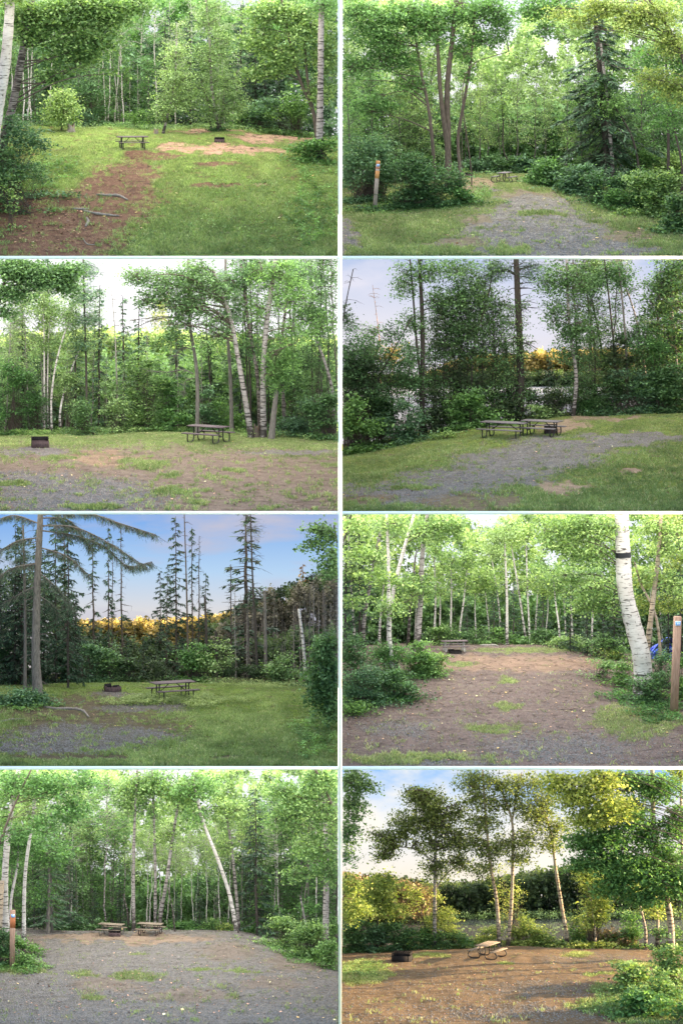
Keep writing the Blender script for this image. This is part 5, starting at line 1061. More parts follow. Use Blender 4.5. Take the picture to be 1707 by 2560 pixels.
for i, (u, vt, kd, w_) in enumerate(((432, 110, 'thin_spruce', .8), (505, 70, 'thin_spruce', .55), (519, 130, 'dead_spruce', .6), (563, 60, 'dead_spruce', .8), (740, 270, 'spruce', .65), (768, 250, 'spruce', .55), (818, 20, 'spruce', .62), (888, 70, 'thin_spruce', .55), (918, 110, 'dead_spruce', .7), (948, 280, 'spruce', .6), (1070, 240, 'dead_spruce', 1.0), (1138, -10, 'thin_spruce', 1.6), (305, 40, 'thin_spruce', 1.0), (620, 520, 'dead_spruce', .8))):
    plant(P, 'slim_spruce', kd, u, 21 + (i % 5) * .6, vtop=vt, leaf='needle_dark', bark='bark_brown', desc=('slim spruce', 'slim ragged spruces against the sky'), sx=w_ * 1.25)
tree(P, 'dead_tree', [(868, 690), (865, 500), (858, 250), (850, -10)], 11, bark='bark_brown', label='tall dead trunk rising among the middle spruces', y=20.6, bare=50, bare_len=.6, top_w=.4)
tree(P, 'dead_tree', [(1188, 790), (1180, 600), (1165, 300), (1155, -10)], 13, bark='bark_dark', label='tall bare black spruce trunk nearest on the right of the table', y=17.4, bare=130, bare_len=1.1, top_w=.4, leaf='needle_grey', needle=True, ells=[(1160, 80, 40, 60, 130)], lsz=.12)
tree(P, 'snag', [(1226, 740), (1224, 560), (1220, 364)], 17, bark='bark_grey', label='thick broken snag with a flat top on the right', y=19.6, top_w=.8, bare=6)
tree(P, 'snag', [(999, 720), (998, 640), (997, 548)], 15, bark='bark_dark', label='short broken snag with a pale top in the middle', y=19.8, top_w=.9)
tree(P, 'snag', [(950, 720), (952, 560), (945, 390)], 18, bark='bark_dark', label='stout dark snag right of the middle spruces', y=20, top_w=.5, bare=20, bare_len=.6)
tree(P, 'birch_snag', [(1406, 730), (1395, 580), (1378, 448)], 15, bark='bark_birch', label='tall white broken birch snag on the right', y=18.6, top_w=.9)
tree(P, 'birch_snag', [(1262, 770), (1254, 720), (1250, 684)], 15, bark='bark_birch', label='short white leaning birch stub on the right', y=17.6, top_w=.9)
woods(P, [(960, 600), (1100, 500), (1200, 450), (1350, 390), (1450, 350), (1650, 300)], 29.5, 30.8, 7000, 'leaf_bare', .12, name='bare_hill_scrub', label='grey brown leafless scrub on the dark hillside at the right', floor=740, rough=60, gap=.36, trunks=80, bark='wood_dead')
plant(P, 'orange_spruce', 'spruce', 1398, 33, vtop=240, leaf='needle_orange', bark='bark_orange', label='orange sunlit spruce top on the right hillside', sx=.9)
forest(P, 24, 1060, 1560, 19, 27, 'dead_spruce', 330, 560, 'dead_sapling', ('dead sapling', 'bare dead saplings on the right'), bark=['wood_dead', 'bark_pale', 'bark_grey'], leaf='needle_grey', seed=11, sx=.9)
forest(P, 7, -40, 370, 17.5, 21, 'spruce', 150, 460, 'dark_spruce', ('dark spruce', 'dark spruces behind the large trunk'), leaf='needle_dark', bark='bark_dark', seed=12, sx=1.2)
forest(P, 6, -60, 350, 13.5, 17, 'spruce', -120, 120, 'big_dark_spruce', ('big dark spruce', 'big dark spruces at the left'), leaf='needle_dark', bark='bark_dark', seed=61, sx=.85)
forest(P, 3, 400, 740, 19, 20, 'pine', 540, 600, 'small_spruce', ('small spruce', 'small spruces in the middle thicket'), leaf='needle_dark', bark='bark_dark', seed=13, sx=.9)
for u, v, ru, rv, lf in ((290, 700, 100, 90, 'needle_dark'), (420, 690, 80, 100, 'leaf_blue'), (510, 700, 80, 80, 'leaf_deep'), (590, 730, 60, 60, 'leaf_dusk'), (30, 690, 90, 110, 'leaf_deep'), (870, 690, 90, 70, 'leaf_mid'), (930, 720, 60, 50, 'leaf_sage'), (1030, 660, 40, 70, 'leaf_sage'), (720, 730, 60, 50, 'leaf_dusk'), (1120, 730, 100, 50, 'leaf_dusk'), (1300, 730, 100, 60, 'leaf_sage')):
    bush(P, u, v, ru, rv, int(ru * rv * .18), lf, .10, y=17.4 + (u % 5) * .25, desc=('shrub', 'shrubs behind the dewy grass'))
bush(P, 60, 880, 150, 70, 2400, 'leaf_blue', .11, label='dark low shrub at the foot of the large spruce trunk', y=9.6)
tree(P, 'alder_tree', [(1620, 1050), (1600, 700), (1580, 300), (1540, 60)], 14, bark='bark_dark', label='near leafy tree crowding the right edge beside the dewy grass', y=5, leaf='leaf_deep', lsz=.15, ells=[(1500, 110, 70, 70, 420), (1440, 160, 45, 25, 90), (1530, 240, 60, 80, 450), (1510, 620, 60, 80, 700), (1500, 760, 80, 90, 1300), (1480, 850, 50, 50, 400), (1540, 900, 60, 80, 700), (1440, 80, 30, 20, 50)])
cover(P, [(1200, 800, 220, 14), (850, 880, 240, 22), (600, 885, 120, 12)], 6000, 'grass_blade', .32, .06, 'tall_grass', 'tall seedy grass tufts around the third row left table'); cover(P, [(1480, 1020, 130, 110), (120, 900, 130, 25)], 2600, 'leaf_mid', .2, .09, 'undergrowth', 'low broadleaf plants at the sides of the dewy grass')
for pts, wd, lb in (([(205, 905), (260, 912), (330, 915), (380, 925), (412, 950)], 14, 'long pale root running right from the large spruce trunk'), ([(0, 968), (60, 960), (110, 955)], 9, 'pale root lying at the left edge beside the dark shrub')): stick(P, pts, wd, lb)
cover(P, [(1150, 770, 250, 10)], 900, 'leaf_rust', .3, .10, 'brush_pile', 'heap of dead grey brush behind the grass on the right')

# ================================================================== 6  third row right: site 55 under birches
P = Panel(2, 1, [(-60, 620), (400, 612), (900, 608), (1200, 650), (1650, 680)], Yg=18)
P.spk = .6; pad(P, 520, 638, .9); pad(P, 527, 648, .35)
m_ground('ground_f', (.14, .18, .06), (.145, .120, .118), (.24, .16, .12), (.135, .098, .09))
ground(P, 'ground_f', [('red', 820, 690, 420, 35), ('grass', 880, 632, 300, 10), ('gravel', 1000, 1080, 300, 60), ('gravel', 250, 990, 150, 35), ('grass', 760, 775, 45, 16), ('grass', 760, 890, 50, 16), ('grass', 350, 1130, 280, 30), ('grass', 1350, 960, 200, 70), ('grass', 560, 690, 70, 12), ('grass', 700, 990, 140, 24), ('gravel', 500, 1150, 200, 14), ('brown', 200, 880, 220, 50), ('brown', 1250, 800, 120, 60)],
    base=(0, .15, .08), grass_n=9000, litter=1900, litter_at=[(300, 850, 200, 70), (100, 900, 160, 60), (1250, 820, 120, 70), (1400, 900, 150, 60)], dry=7200, stones=12000)
zl, zh, zt = skyz(P, 560); m_sky('sky_f', (.88, .97, .9), (.9, .96, 1), (.85, .92, 1), (1, 1, 1), .5, zl, zh, 1.2, 7, zt + 1); vault(P, 'sky_f')
woods(P, [(-60, 300), (200, 330), (420, 400), (600, 420), (800, 430), (1000, 420), (1250, 360), (1650, 300)], 25, 33, 24000, 'leaf_deep', .15, label='dense green woodland behind site 55', trunks=34)
woods(P, [(-60, -20), (500, 0), (600, 100), (680, 140), (760, 60), (900, 0), (1650, -20)], 27, 34, 20000, 'leaf_fresh', .14, name='tall_canopy', label='bright light green canopy behind site 55', floor=460, gap=.33, cat='canopy')
table(P, 522, 640, 9, .74, 'u', 'plank_purple', 'steel_pale', 'small picnic table with pale legs behind the flat fire pit', L=1.85)
firepit(P, 527, 648, 62, 18, 0, 'low dark round fire pit in front of the pale legged table', 'ring', 'steel_soot', hole=0)
post(P, 1542, 478, 1525, 908, 33, '55', 'tall brown post with blue number 55 at the right edge', 'post_wood', plate_v=.068)
tree(P, 'birch_tree', [(1385, 748), (1372, 640), (1345, 540), (1305, 380), (1292, 190), (1286, -10)], 90, bark='bark_birch', label='huge white birch with a black band around its trunk', y=8.3, top_w=.66, flare=1.25, k=16, leaf='leaf_fresh', lsz=.12, r0=.035, nlim=2,
     ells=[(1040, 60, 120, 60, 900), (1120, 180, 120, 70, 900), (980, 130, 90, 50, 500), (1180, 60, 100, 60, 700), (1050, 300, 90, 40, 300), (1160, 350, 110, 60, 600), (1200, 430, 90, 50, 450), (1100, 430, 60, 40, 200)])
tr_, rad_, e_, b_ = LAST; yb = float(tr_[0][1]); z0, z1 = float(P.w(1297, 208, yb)[2]), float(P.w(1297, 184, yb)[2])
zz_ = np.linspace(z0, z1, 5); q = np.stack([np.interp(zz_, tr_[:, 2], tr_[:, j]) for j in range(3)], 1); g = G(); tube(g, q - b_, np.interp(zz_, tr_[:, 2], rad_) * 1.05, 18); part('black_band', g, 'tape_black', e_, 0, True)
tree(P, 'birch_tree', [(1403, 640), (1420, 480), (1440, 330), (1460, 120), (1466, -10)], 30, bark='bark_birch_warm', label='pale birch right behind the huge banded birch, leaning right', y=10.5, leaf='leaf_fresh', stems=[([(1470, 640), (1430, 440), (1370, 320), (1345, 230)], 17)], ells=[(1500, 130, 70, 90, 600), (1420, 60, 70, 50, 400), (1520, 330, 50, 80, 350), (1400, 280, 60, 50, 250)], lsz=.12)
for i, (pts, w_, bk, lb) in enumerate((([(236, 715), (222, 500), (222, 300), (213, -10)], 21, 'bark_birch', 'thin upright birch nearest the drive on the left'), ([(226, 480), (262, 280), (300, 140), (345, -10)], 24, 'bark_birch', 'white birch leaning right across the thin upright one on the left'),
        ([(350, 640), (368, 400), (376, 200), (402, -10)], 30, 'bark_birch_grey', 'stout grey birch at the left edge of the clearing'), ([(66, 600), (50, 350), (34, -10)], 13, 'bark_birch', 'slender white birch nearest the left edge'), ([(105, 560), (150, 260), (200, 20)], 22, 'bark_birch_grey', 'grey leaning birch second from the left edge'),
        ([(308, 640), (320, 450), (345, 200)], 14, 'bark_birch_old', 'dark thin birch just left of the stout grey birch'))):
    y_ = None if i == 0 else 14 + i * .6
    tree(P, 'birch_tree', pts, w_, bark=bk, label=lb, y=y_ if i else 9.5, leaf='leaf_fresh', lsz=.11, ells=[(pts[-1][0] + 40, 60, 100, 60, 500), (pts[1][0], pts[1][1] - 60, 80, 60, 350)] if i != 1 else [(420, 90, 120, 60, 700), (520, 60, 80, 50, 400), (330, 330, 70, 50, 300)])
tree(P, 'birch_tree', [(762, 615), (762, 400), (750, 118)], 14, bark='bark_birch', label='straight white birch in the centre, left of the leaning pair', y=18.3, leaf='leaf_sage', lsz=.09, ells=[(740, 90, 90, 70, 700), (700, 170, 60, 50, 300)])
for pts, w_ in (([(852, 600), (822, 400), (780, 140)], 11), ([(865, 580), (857, 380), (849, 130)], 10), ([(893, 520), (900, 420), (906, 300)], 9), ([(425, 600), (436, 420), (430, 210)], 11), ([(450, 590), (458, 430), (452, 300)], 8), ([(505, 560), (508, 400), (506, 250)], 10), ([(545, 570), (565, 400), (580, 260)], 10), ([(730, 500), (715, 350), (690, 200)], 9), ([(1000, 540), (985, 420), (975, 320)], 10), ([(1060, 560), (1055, 440), (1050, 330)], 11), ([(1150, 560), (1155, 440), (1160, 300)], 11), ([(1030, 560), (1022, 420), (1010, 330)], 8), ([(680, 540), (668, 420), (660, 330)], 7), ([(620, 560), (616, 430), (620, 340)], 7), ([(180, 560), (190, 430), (200, 330)], 13), ([(940, 560), (950, 430), (945, 350)], 7)):
    tree(P, 'background_birch', pts, w_, bark='bark_birch', desc=('background birch', 'white birch trunks in the background'), y=18.8 + (w_ % 5) * .9 + pts[0][0] % 4 * .3, leaf='leaf_fresh', lsz=.10, ells=[(pts[-1][0], pts[-1][1] - 30, 60, 60, 330), (pts[1][0] + 20, pts[1][1] - 70, 40, 50, 130)])
for u, vt in ((580, 400), (700, 330), (790, 310), (925, 320), (1120, 380)): plant(P, 'young_pine', 'pine', u, 20 + u % 3, vtop=vt, leaf='needle_soft', bark='bark_grey', desc=('young pine', 'soft bluish young pines'), sx=1.15)
for u, vt in ((1050, 330), (1200, 300), (1250, 350), (1130, 420), (1500, 250), (20, -20), (90, 60), (1560, 100)): plant(P, 'dark_spruce', 'spruce', u, 16 + u % 5 * .8, vtop=vt, leaf='needle_dark', bark='bark_dark', desc=('dark spruce', 'dark spruces at the sides'), sx=1.1)
stick(P, [(640, 612), (680, 612), (722, 614)], 11, 'pale fallen log lying at the back of the clearing', 'fallen_log', 'bark_pale', 'log')
for u, v, ru, rv, lf in ((620, 560, 70, 45, 'leaf_deep'), (700, 570, 60, 40, 'leaf_mid'), (530, 570, 60, 35, 'leaf_deep'), (820, 580, 60, 40, 'leaf_mid'), (930, 580, 60, 50, 'leaf_deep'), (460, 560, 60, 50, 'leaf_fresh'), (1180, 600, 80, 40, 'leaf_deep'), (1270, 620, 80, 50, 'leaf_mid'), (1230, 660, 60, 30, 'leaf_yellow')):
    bush(P, u, v, ru, rv, int(ru * rv * .17), lf, .09, y=18.4 + (u % 3) * .3 if u < 1150 else 15.5, desc=('low shrub', 'low shrubs behind the clearing'))
bush(P, 1055, 600, 105, 48, 1600, 'leaf_sage', .08, label='wide rounded pale shrub at the back right of the clearing', y=17.3)
for u, v, ru, rv, lf in ((60, 690, 130, 110, 'leaf_deep'), (210, 680, 120, 90, 'leaf_mid'), (340, 680, 110, 70, 'leaf_mid'), (110, 800, 150, 80, 'leaf_blue'), (420, 680, 60, 50, 'leaf_fresh'), (260, 790, 110, 60, 'leaf_deep'), (40, 880, 90, 40, 'leaf_mid')):
    bush(P, u, v, ru, rv, int(ru * rv * .2), lf, .10, desc=('fern clump', 'fern clumps left of the drive'), name='fern_clump')
for u, v, ru, rv, lf in ((1200, 720, 90, 45, 'leaf_sage'), (1300, 740, 60, 50, 'leaf_mid'), (1460, 720, 90, 80, 'leaf_blue'), (1440, 810, 90, 60, 'leaf_deep'), (1560, 760, 50, 90, 'leaf_mid')):
    bush(P, u, v, ru, rv, int(ru * rv * .2), lf, .09, desc=('leafy plant clump', 'leafy clumps round the huge birch'), name='plant_clump')
cover(P, [(150, 840, 180, 60), (1350, 850, 160, 40), (1450, 920, 120, 50), (380, 740, 80, 30)], 4500, 'leaf_mid', .2, .09, 'undergrowth', 'low broadleaf plants beside the drive to site 55')
tree(P, 'maple_tree', [(-60, 900), (-50, 500), (0, 200), (60, -20)], 14, bark='bark_dark', label='near maple branches reaching in from the left edge of site 55', y=4.5, leaf='leaf_fresh', lsz=.14, ells=[(80, 190, 80, 40, 260), (160, 290, 90, 40, 220), (60, 400, 70, 40, 160), (260, 320, 60, 25, 90), (60, 60, 90, 40, 260)])
tree(P, 'maple_tree', [(1650, 900), (1640, 500), (1600, 200), (1560, -20)], 14, bark='bark_dark', label='bright maple foliage at the upper right edge of site 55', y=12, leaf='leaf_yellow', lsz=.12, ells=[(1540, 60, 80, 60, 500), (1400, 300, 80, 60, 350), (1500, 420, 80, 50, 350), (1380, 420, 50, 50, 200), (1540, 230, 60, 60, 300)])
# blue tarpaulin shelter beyond the birch
b = P.w(1500, 640, 16.2); zb3 = float(P.gz(b[0], 16.2)); rs = np.random.default_rng(5); e = empty('tarp_shelter', (b[0], 16.2, zb3), 'tarp', 'crumpled bright blue tarp shelter seen between the birch and the post')
g = G(); n = 16; uu, vv_ = np.meshgrid(np.linspace(-1, 1, n), np.linspace(0, 1, n)); X = uu * 1.15; Z = 1.0 * (1 - np.abs(uu) ** 1.3) * (1 - .25 * vv_) + rs.normal(size=uu.shape) * .06 + .12; Yy = vv_ * 1.4 + rs.normal(size=uu.shape) * .05
V0 = np.stack([X, Yy, Z], -1).reshape(-1, 3); i = np.arange(n - 1)[:, None] * n + np.arange(n - 1)[None]; Q0 = np.stack([i, i + 1, i + n + 1, i + n], -1).reshape(-1, 4); g.add(V0, Q0); g.add(V0 - [0, 0, .015], Q0[:, ::-1]); part('tarp_sheet', g, 'tarp_blue', e)
g = G(); V1 = np.stack([X, np.zeros_like(X) + rs.normal(size=X.shape) * .05, Z * vv_], -1).reshape(-1, 3); g.add(V1, Q0); g.add(V1 + [0, .015, 0], Q0[:, ::-1]); part('front_flap', g, 'tarp_blue', e)
g = G(); sticks(g, [[-.9, -.1, -.1], [.9, -.1, -.1], [0, -.1, -.1]], [[-.9, -.05, .5], [.9, -.05, .5], [0, -.05, 1.15]], .02, .02); part('tent_pole', g, 'wood_dead', e)

# ================================================================== 7  bottom left: gravel clearing, two tables
P = Panel(3, 0, [(-100, 760), (200, 750), (1100, 752), (1300, 790), (1650, 860)], Yg=18)
P.spk = .6; pad(P, 512, 768, .95); pad(P, 694, 768, .95); pad(P, 530, 775, .35)
m_ground('ground_g', (.12, .16, .05), (.155, .145, .140), (.25, .18, .135), (.15, .122, .105))
ground(P, 'ground_g', [('gravel', 700, 930, 900, 110), ('gravel', 700, 1100, 1000, 100), ('red', 560, 785, 400, 24), ('brown', 1050, 850, 130, 35), ('brown', 500, 1000, 160, 40), ('brown', 1250, 1000, 180, 30), ('grass', 380, 950, 80, 16), ('grass', 640, 960, 120, 16), ('grass', 940, 930, 60, 8), ('grass', 430, 1060, 60, 10), ('grass', 1070, 1060, 40, 10), ('grass', 1100, 940, 90, 9), ('grass', 640, 862, 50, 5), ('grass', 60, 920, 140, 30), ('brown', 1380, 900, 160, 40), ('brown', 150, 820, 60, 30), ('brown', 850, 1050, 200, 30)],
    base=(0, 1, 0), grass_n=9000, litter=900, litter_at=[(1380, 900, 160, 50), (600, 1050, 700, 120)], dry=5400, stones=30000)
zl, zh, zt = skyz(P, 560); m_sky('sky_g', (.9, .95, .92), (.93, .94, 1), (.88, .92, 1), (1, 1, 1), .5, zl, zh, 1.25, 7, zt + 1); vault(P, 'sky_g')
woods(P, [(-60, 440), (300, 470), (600, 560), (850, 560), (1100, 520), (1650, 430)], 25, 34, 22000, 'leaf_deep', .14, label='dark green woodland depth behind the gravel clearing', trunks=60)
woods(P, [(-60, -20), (500, 0), (620, 100), (700, 160), (800, 150), (900, 60), (1000, 0), (1650, -20)], 28, 35.5, 28000, 'leaf_sage', .13, name='tall_canopy', label='thin pale canopy behind the gravel clearing', floor=560, gap=.38, cat='canopy')
table(P, 515, 766, -20, .72, 'u', 'plank_tan', 'steel_worn', 'left weathered tan picnic table behind the small fire pit', L=1.85); table(P, 694, 768, -17, .74, 'u', 'plank_tan', 'steel_rust', 'right weathered tan picnic table without a fire pit in front', L=1.78)
firepit(P, 530, 775, 56, 26, 0, 'small rusty fire pit standing before the left tan table', 'box', 'steel_rust', hole=3)
post(P, 61, 656, 57, 922, 23, '49', 'brown post with blue number 49 at the left edge', 'post_wood', [(.10, .30, 'post_patch')], plate_v=.09)
for i, (pts, w_, bk, lb, y_) in enumerate((([(-8, 760), (0, 640), (8, 520)], 46, 'bark_birch_warm', 'cut off broad birch base at the very left edge', 11.8), ([(28, 760), (24, 550), (46, 250), (92, -10)], 38, 'bark_birch', 'thick white birch leaning right behind the post', 12.5), ([(112, 790), (122, 450), (150, 250), (178, -10)], 20, 'bark_birch', 'slimmer birch just right of the thick leaning one', 11.5), ([(52, 620), (85, 420), (82, 320)], 15, 'bark_birch', 'short pale forked birch behind the post', 14),
        ([(618, 730), (617, 500), (624, 200), (636, -10)], 17, 'bark_birch_grey', 'straight pale birch rising between the two tan tables', 17.6), ([(716, 725), (717, 450), (710, 200), (702, -10)], 16, 'bark_birch_grey', 'upright birch behind the right tan table', 17.8), ([(738, 722), (766, 540), (796, 330), (832, 110)], 19, 'bark_birch_grey', 'birch leaning right behind the right tan table', 17.4),
        ([(1094, 752), (1060, 590), (1005, 420), (935, 240), (895, 70)], 20, 'bark_birch', 'white birch leaning strongly left on the right of the clearing', 16.2), ([(1104, 740), (1092, 600), (1070, 380), (1040, 190)], 17, 'bark_birch_grey', 'thinner birch directly behind the strongly leaning one', 17.6), ([(596, 735), (588, 660), (570, 580)], 11, 'bark_birch_old', 'short leaning birch left of the straight pale birch', 18),
        ([(808, 765), (795, 650), (776, 550)], 8, 'bark_birch_old', 'thin broken birch leaning left near the right tan table', 16.5), ([(1502, 730), (1505, 450), (1484, -10)], 31, 'bark_birch_grey', 'stout birch trunk near the right edge behind the ferns', 14.5), ([(1412, 740), (1398, 660), (1384, 584)], 12, 'bark_birch_grey', 'short broken warm coloured birch stub on the right', 14.5), ([(222, 765), (226, 600), (230, 380)], 17, 'bark_grey', 'grey fir trunk left of the tables', 15.8))):
    top = pts[-1]
    tree(P, 'birch_tree' if bk != 'bark_grey' else 'fir_tree', pts, w_, bark=bk, label=lb, y=y_, leaf='leaf_mid' if i % 2 else 'leaf_fresh', lsz=.11, top_w=.6, ells=[] if top[1] > 500 and i != 13 else [(top[0] + 30, max(70, top[1] + 10), 100, 70, 750), (pts[-2][0] - 30, pts[-2][1] - 20, 60, 60, 260), (top[0] - 60, max(110, top[1]), 60, 60, 300)])
plant(P, 'dark_spruce', 'spruce', 1186, 17.4, vtop=90, leaf='needle_dark', bark='bark_dark', label='tall dark spruce right of the strongly leaning birch', sx=1.05); plant(P, 'fir_tree', 'spruce', 240, 16.6, vtop=200, leaf='needle_soft', bark='bark_grey', label='soft green fir standing left of the tables', sx=1.2); plant(P, 'fir_tree', 'spruce', 320, 18.6, vtop=330, leaf='needle_dark', bark='bark_grey', label='darker fir behind the soft green fir', sx=1.0)
forest(P, 15, 150, 620, 19, 26, 'slim', 40, 300, 'slim_birch', ('slim birch', 'slim birches in the left background'), leaf=['leaf_mid', 'leaf_fresh', 'leaf_sage'], bark=['bark_birch', 'bark_birch_grey', 'bark_grey'], seed=14)
forest(P, 12, 640, 1080, 19, 26, 'slim', 200, 380, 'slim_birch', ('slim birch', 'slim birches in the middle background'), leaf=['leaf_sage', 'leaf_fresh'], seed=15)
forest(P, 15, 1100, 1600, 17.5, 25, 'slim', 20, 260, 'slim_birch', ('slim birch', 'slim birches in the right background'), leaf=['leaf_mid', 'leaf_fresh'], bark=['bark_birch', 'bark_birch_grey', 'bark_grey'], seed=16)
forest(P, 8, 120, 1560, 18.8, 22, 'spruce', 380, 560, 'young_spruce', ('young dark spruce', 'young dark spruces behind the clearing'), leaf='needle_dark', bark='bark_dark', seed=40)
forest(P, 6, 0, 560, 20, 24, 'leafy', 60, 330, 'broadleaf_tree', ('leafy tree', 'leafy trees in the left background'), leaf=['leaf_mid', 'leaf_deep'], bark='bark_grey', seed=17)
forest(P, 6, 1000, 1620, 20, 24, 'leafy', 30, 280, 'broadleaf_tree', ('leafy tree', 'leafy trees in the right background'), leaf=['leaf_mid', 'leaf_deep'], bark='bark_grey', seed=18)
tree(P, 'maple_tree', [(1640, 980), (1620, 500), (1500, 100), (1440, -20)], 20, bark='bark_brown', label='near maple foliage filling the upper right corner of the gravel clearing', y=7, leaf='leaf_fresh', lsz=.12, ells=[(1480, 60, 100, 60, 1000), (1380, 150, 100, 70, 900), (1500, 220, 90, 70, 800), (1300, 230, 90, 60, 500), (1450, 360, 110, 70, 800), (1290, 100, 80, 50, 400), (1530, 480, 60, 80, 500), (1380, 480, 80, 40, 300)])
tree(P, 'maple_tree', [(-60, 980), (-40, 500), (100, 100), (160, -20)], 14, bark='bark_brown', label='maple foliage in the upper left corner of the gravel clearing', y=9, leaf='leaf_mid', lsz=.12, ells=[(60, 60, 90, 60, 500), (230, 80, 120, 70, 900), (330, 180, 100, 70, 700), (200, 260, 80, 50, 350), (90, 300, 60, 50, 250), (400, 60, 60, 60, 350)])
for u, v, ru, rv, lf in ((280, 730, 60, 30, 'leaf_deep'), (350, 725, 70, 35, 'leaf_blue'), (430, 730, 50, 35, 'leaf_deep'), (600, 735, 40, 25, 'leaf_deep'), (860, 730, 90, 30, 'leaf_mid'), (980, 730, 80, 35, 'leaf_fresh'), (1040, 745, 50, 25, 'leaf_yellow'), (1150, 735, 60, 40, 'leaf_mid'), (1240, 690, 80, 60, 'leaf_mid')):
    bush(P, u, v, ru, rv, int(ru * rv * .26), lf, .09, y=18.2 + (u % 3) * .3, desc=('low shrub', 'low shrubs behind the tables'))
for u, v, ru, rv, lf in ((1330, 760, 110, 70, 'leaf_fresh'), (1450, 790, 110, 90, 'leaf_fresh'), (1540, 850, 70, 70, 'leaf_mid'), (1420, 710, 100, 50, 'leaf_mid'), (1550, 720, 60, 60, 'leaf_mid')):
    bush(P, u, v, ru, rv, int(ru * rv * .22), lf, .10, desc=('fern clump', 'bright fern clumps on the right'), name='fern_clump')
for u, v, ru, rv, lf in ((20, 830, 60, 80, 'leaf_deep'), (110, 820, 60, 40, 'leaf_mid'), (100, 880, 80, 35, 'leaf_mid')):
    bush(P, u, v, ru, rv, int(ru * rv * .25), lf, .10, desc=('leafy clump', 'leafy clumps round the post'), name='plant_clump')
cover(P, [(90, 920, 130, 30), (1400, 860, 150, 40), (1250, 810, 60, 20)], 2600, 'leaf_mid', .16, .09, 'undergrowth', 'low plants at the sides of the gravel clearing')

# ================================================================== 8  bottom right: evening sun at the lake
P = Panel(3, 1, [(-60, 848), (300, 835), (560, 822), (800, 812), (1300, 822), (1650, 850)], Yg=18, dip=60)
P.spk = .05; pad(P, 672, 865, 1.05); pad(P, 281, 884, .5)
m_ground('ground_h', (.14, .17, .03), (.135, .105, .078), (.24, .16, .09), (.15, .098, .057))
ground(P, 'ground_h', [('gravel', 900, 1010, 300, 30), ('gravel', 850, 1120, 350, 30), ('gravel', 1150, 870, 250, 25), ('grass', 80, 935, 150, 55), ('grass', 400, 858, 90, 10), ('grass', 1080, 852, 70, 12), ('grass', 1230, 1010, 120, 22), ('grass', 1350, 900, 120, 14), ('grass', 1180, 1090, 120, 30), ('grass', 1440, 1080, 200, 120), ('grass', 1200, 940, 80, 9), ('grass', 750, 895, 40, 5)],
    base=(0, .3, .25), grass_n=15000, litter=140, dry=3000, stones=7000, gmat='grass_blade')
zl, zh, zt = skyz(P, 520); m_sky('sky_h', (1, .88, .70), (.80, .88, 1), (.28, .55, .95), (1, .95, .86), .44, zl, zh, 1.05, 1.9, zt + 1, (.13, .1, .24)); vault(P, 'sky_h', right=0)
wz = float(P.w(700, 805, 19.4)[2]); water(P, 'water_dark', wz, 18.6, 34.5)
woods(P, [(-60, 520), (250, 520), (400, 545), (560, 545), (700, 530), (860, 500), (1000, 470), (1200, 450), (1650, 420)], 27.5, 31.5, 20000, 'leaf_dusk', .14, label='wooded far shore hill across the dark bottom right lake', floor=685, rough=24, trunks=30, bark='bark_birch_grey')
cover_ = G(); rs = np.random.default_rng(88); n = 230; uu = rs.normal(size=n) * 130 + rs.choice([640, 930, 1000, 780], n); yy = np.clip(rs.normal(size=n) * 1.2 + 24.3, 20.5, 27); x_ = P.w(uu, 700, yy)[:, 0]
leaves(cover_, np.c_[x_, yy, np.full(n, wz + .012)], .16, rs.random(n), aspect=.9, up=60, rs=rs); V, Q, r = P.clip(*cover_.arr()); V, Q = compact(V, Q)
link('lily_pads', mesh('lily_pads', V, Q, r), 'leaf_sage', label='lily pads floating on the dark lake behind the slender birches', cat='lily pads', kind='stuff')
woods(P, [(-60, 668), (500, 672), (900, 664), (1650, 660)], 27, 27.4, 1500, 'leaf_sage', .08, name='far_bank_grass', label='pale grassy strip along the far bank of the lake', floor=686, rough=8)
for u, vt in ((300, 505), (560, 520), (740, 490), (900, 465), (980, 440), (1020, 430), (640, 530), (870, 480)): plant(P, 'far_spruce', 'spruce', u, 30.5, vtop=vt, leaf='needle_dark', bark='bark_dark', desc=('spruce top', 'far shore spruce tops'), sx=.55)
woods(P, [(-60, 470), (60, 500), (200, 520), (340, 540), (420, 560)], 25, 27.4, 3000, 'leaf_rust', .13, name='brown_shore_woods', label='brownish sunlit woods on the far shore at left', floor=680, rough=20)
table(P, 672, 866, 62, .92, 'bulge', 'plank_tan', 'steel_black', 'sunlit tan topped picnic table with curved black legs by the lake', L=1.72)
firepit(P, 282, 886, 86, 40, -14, 'black open fire pit box at the left of the sunny clearing', 'box', 'steel_soot', hole=0)
tree(P, 'birch_tree', [(430, 830), (432, 680), (434, 450), (436, 300), (434, 120)], 22, bark='bark_birch_grey', label='round crowned birch standing alone on the left bank', y=17.6, leaf='leaf_olive', lsz=.10, top_w=.35, r0=.06,
     stems=[([(434, 430), (390, 400), (340, 370), (250, 360)], 9), ([(434, 560), (480, 490), (540, 440)], 9)],
     ells=[(400, 150, 90, 70, 1300), (340, 120, 50, 35, 400), (320, 260, 110, 70, 1300), (220, 330, 80, 50, 700), (200, 390, 60, 35, 350), (450, 240, 90, 70, 1100), (530, 200, 50, 50, 400), (530, 330, 80, 70, 900), (540, 430, 60, 50, 450), (400, 350, 90, 50, 600), (440, 450, 70, 50, 500), (170, 300, 40, 25, 150)])
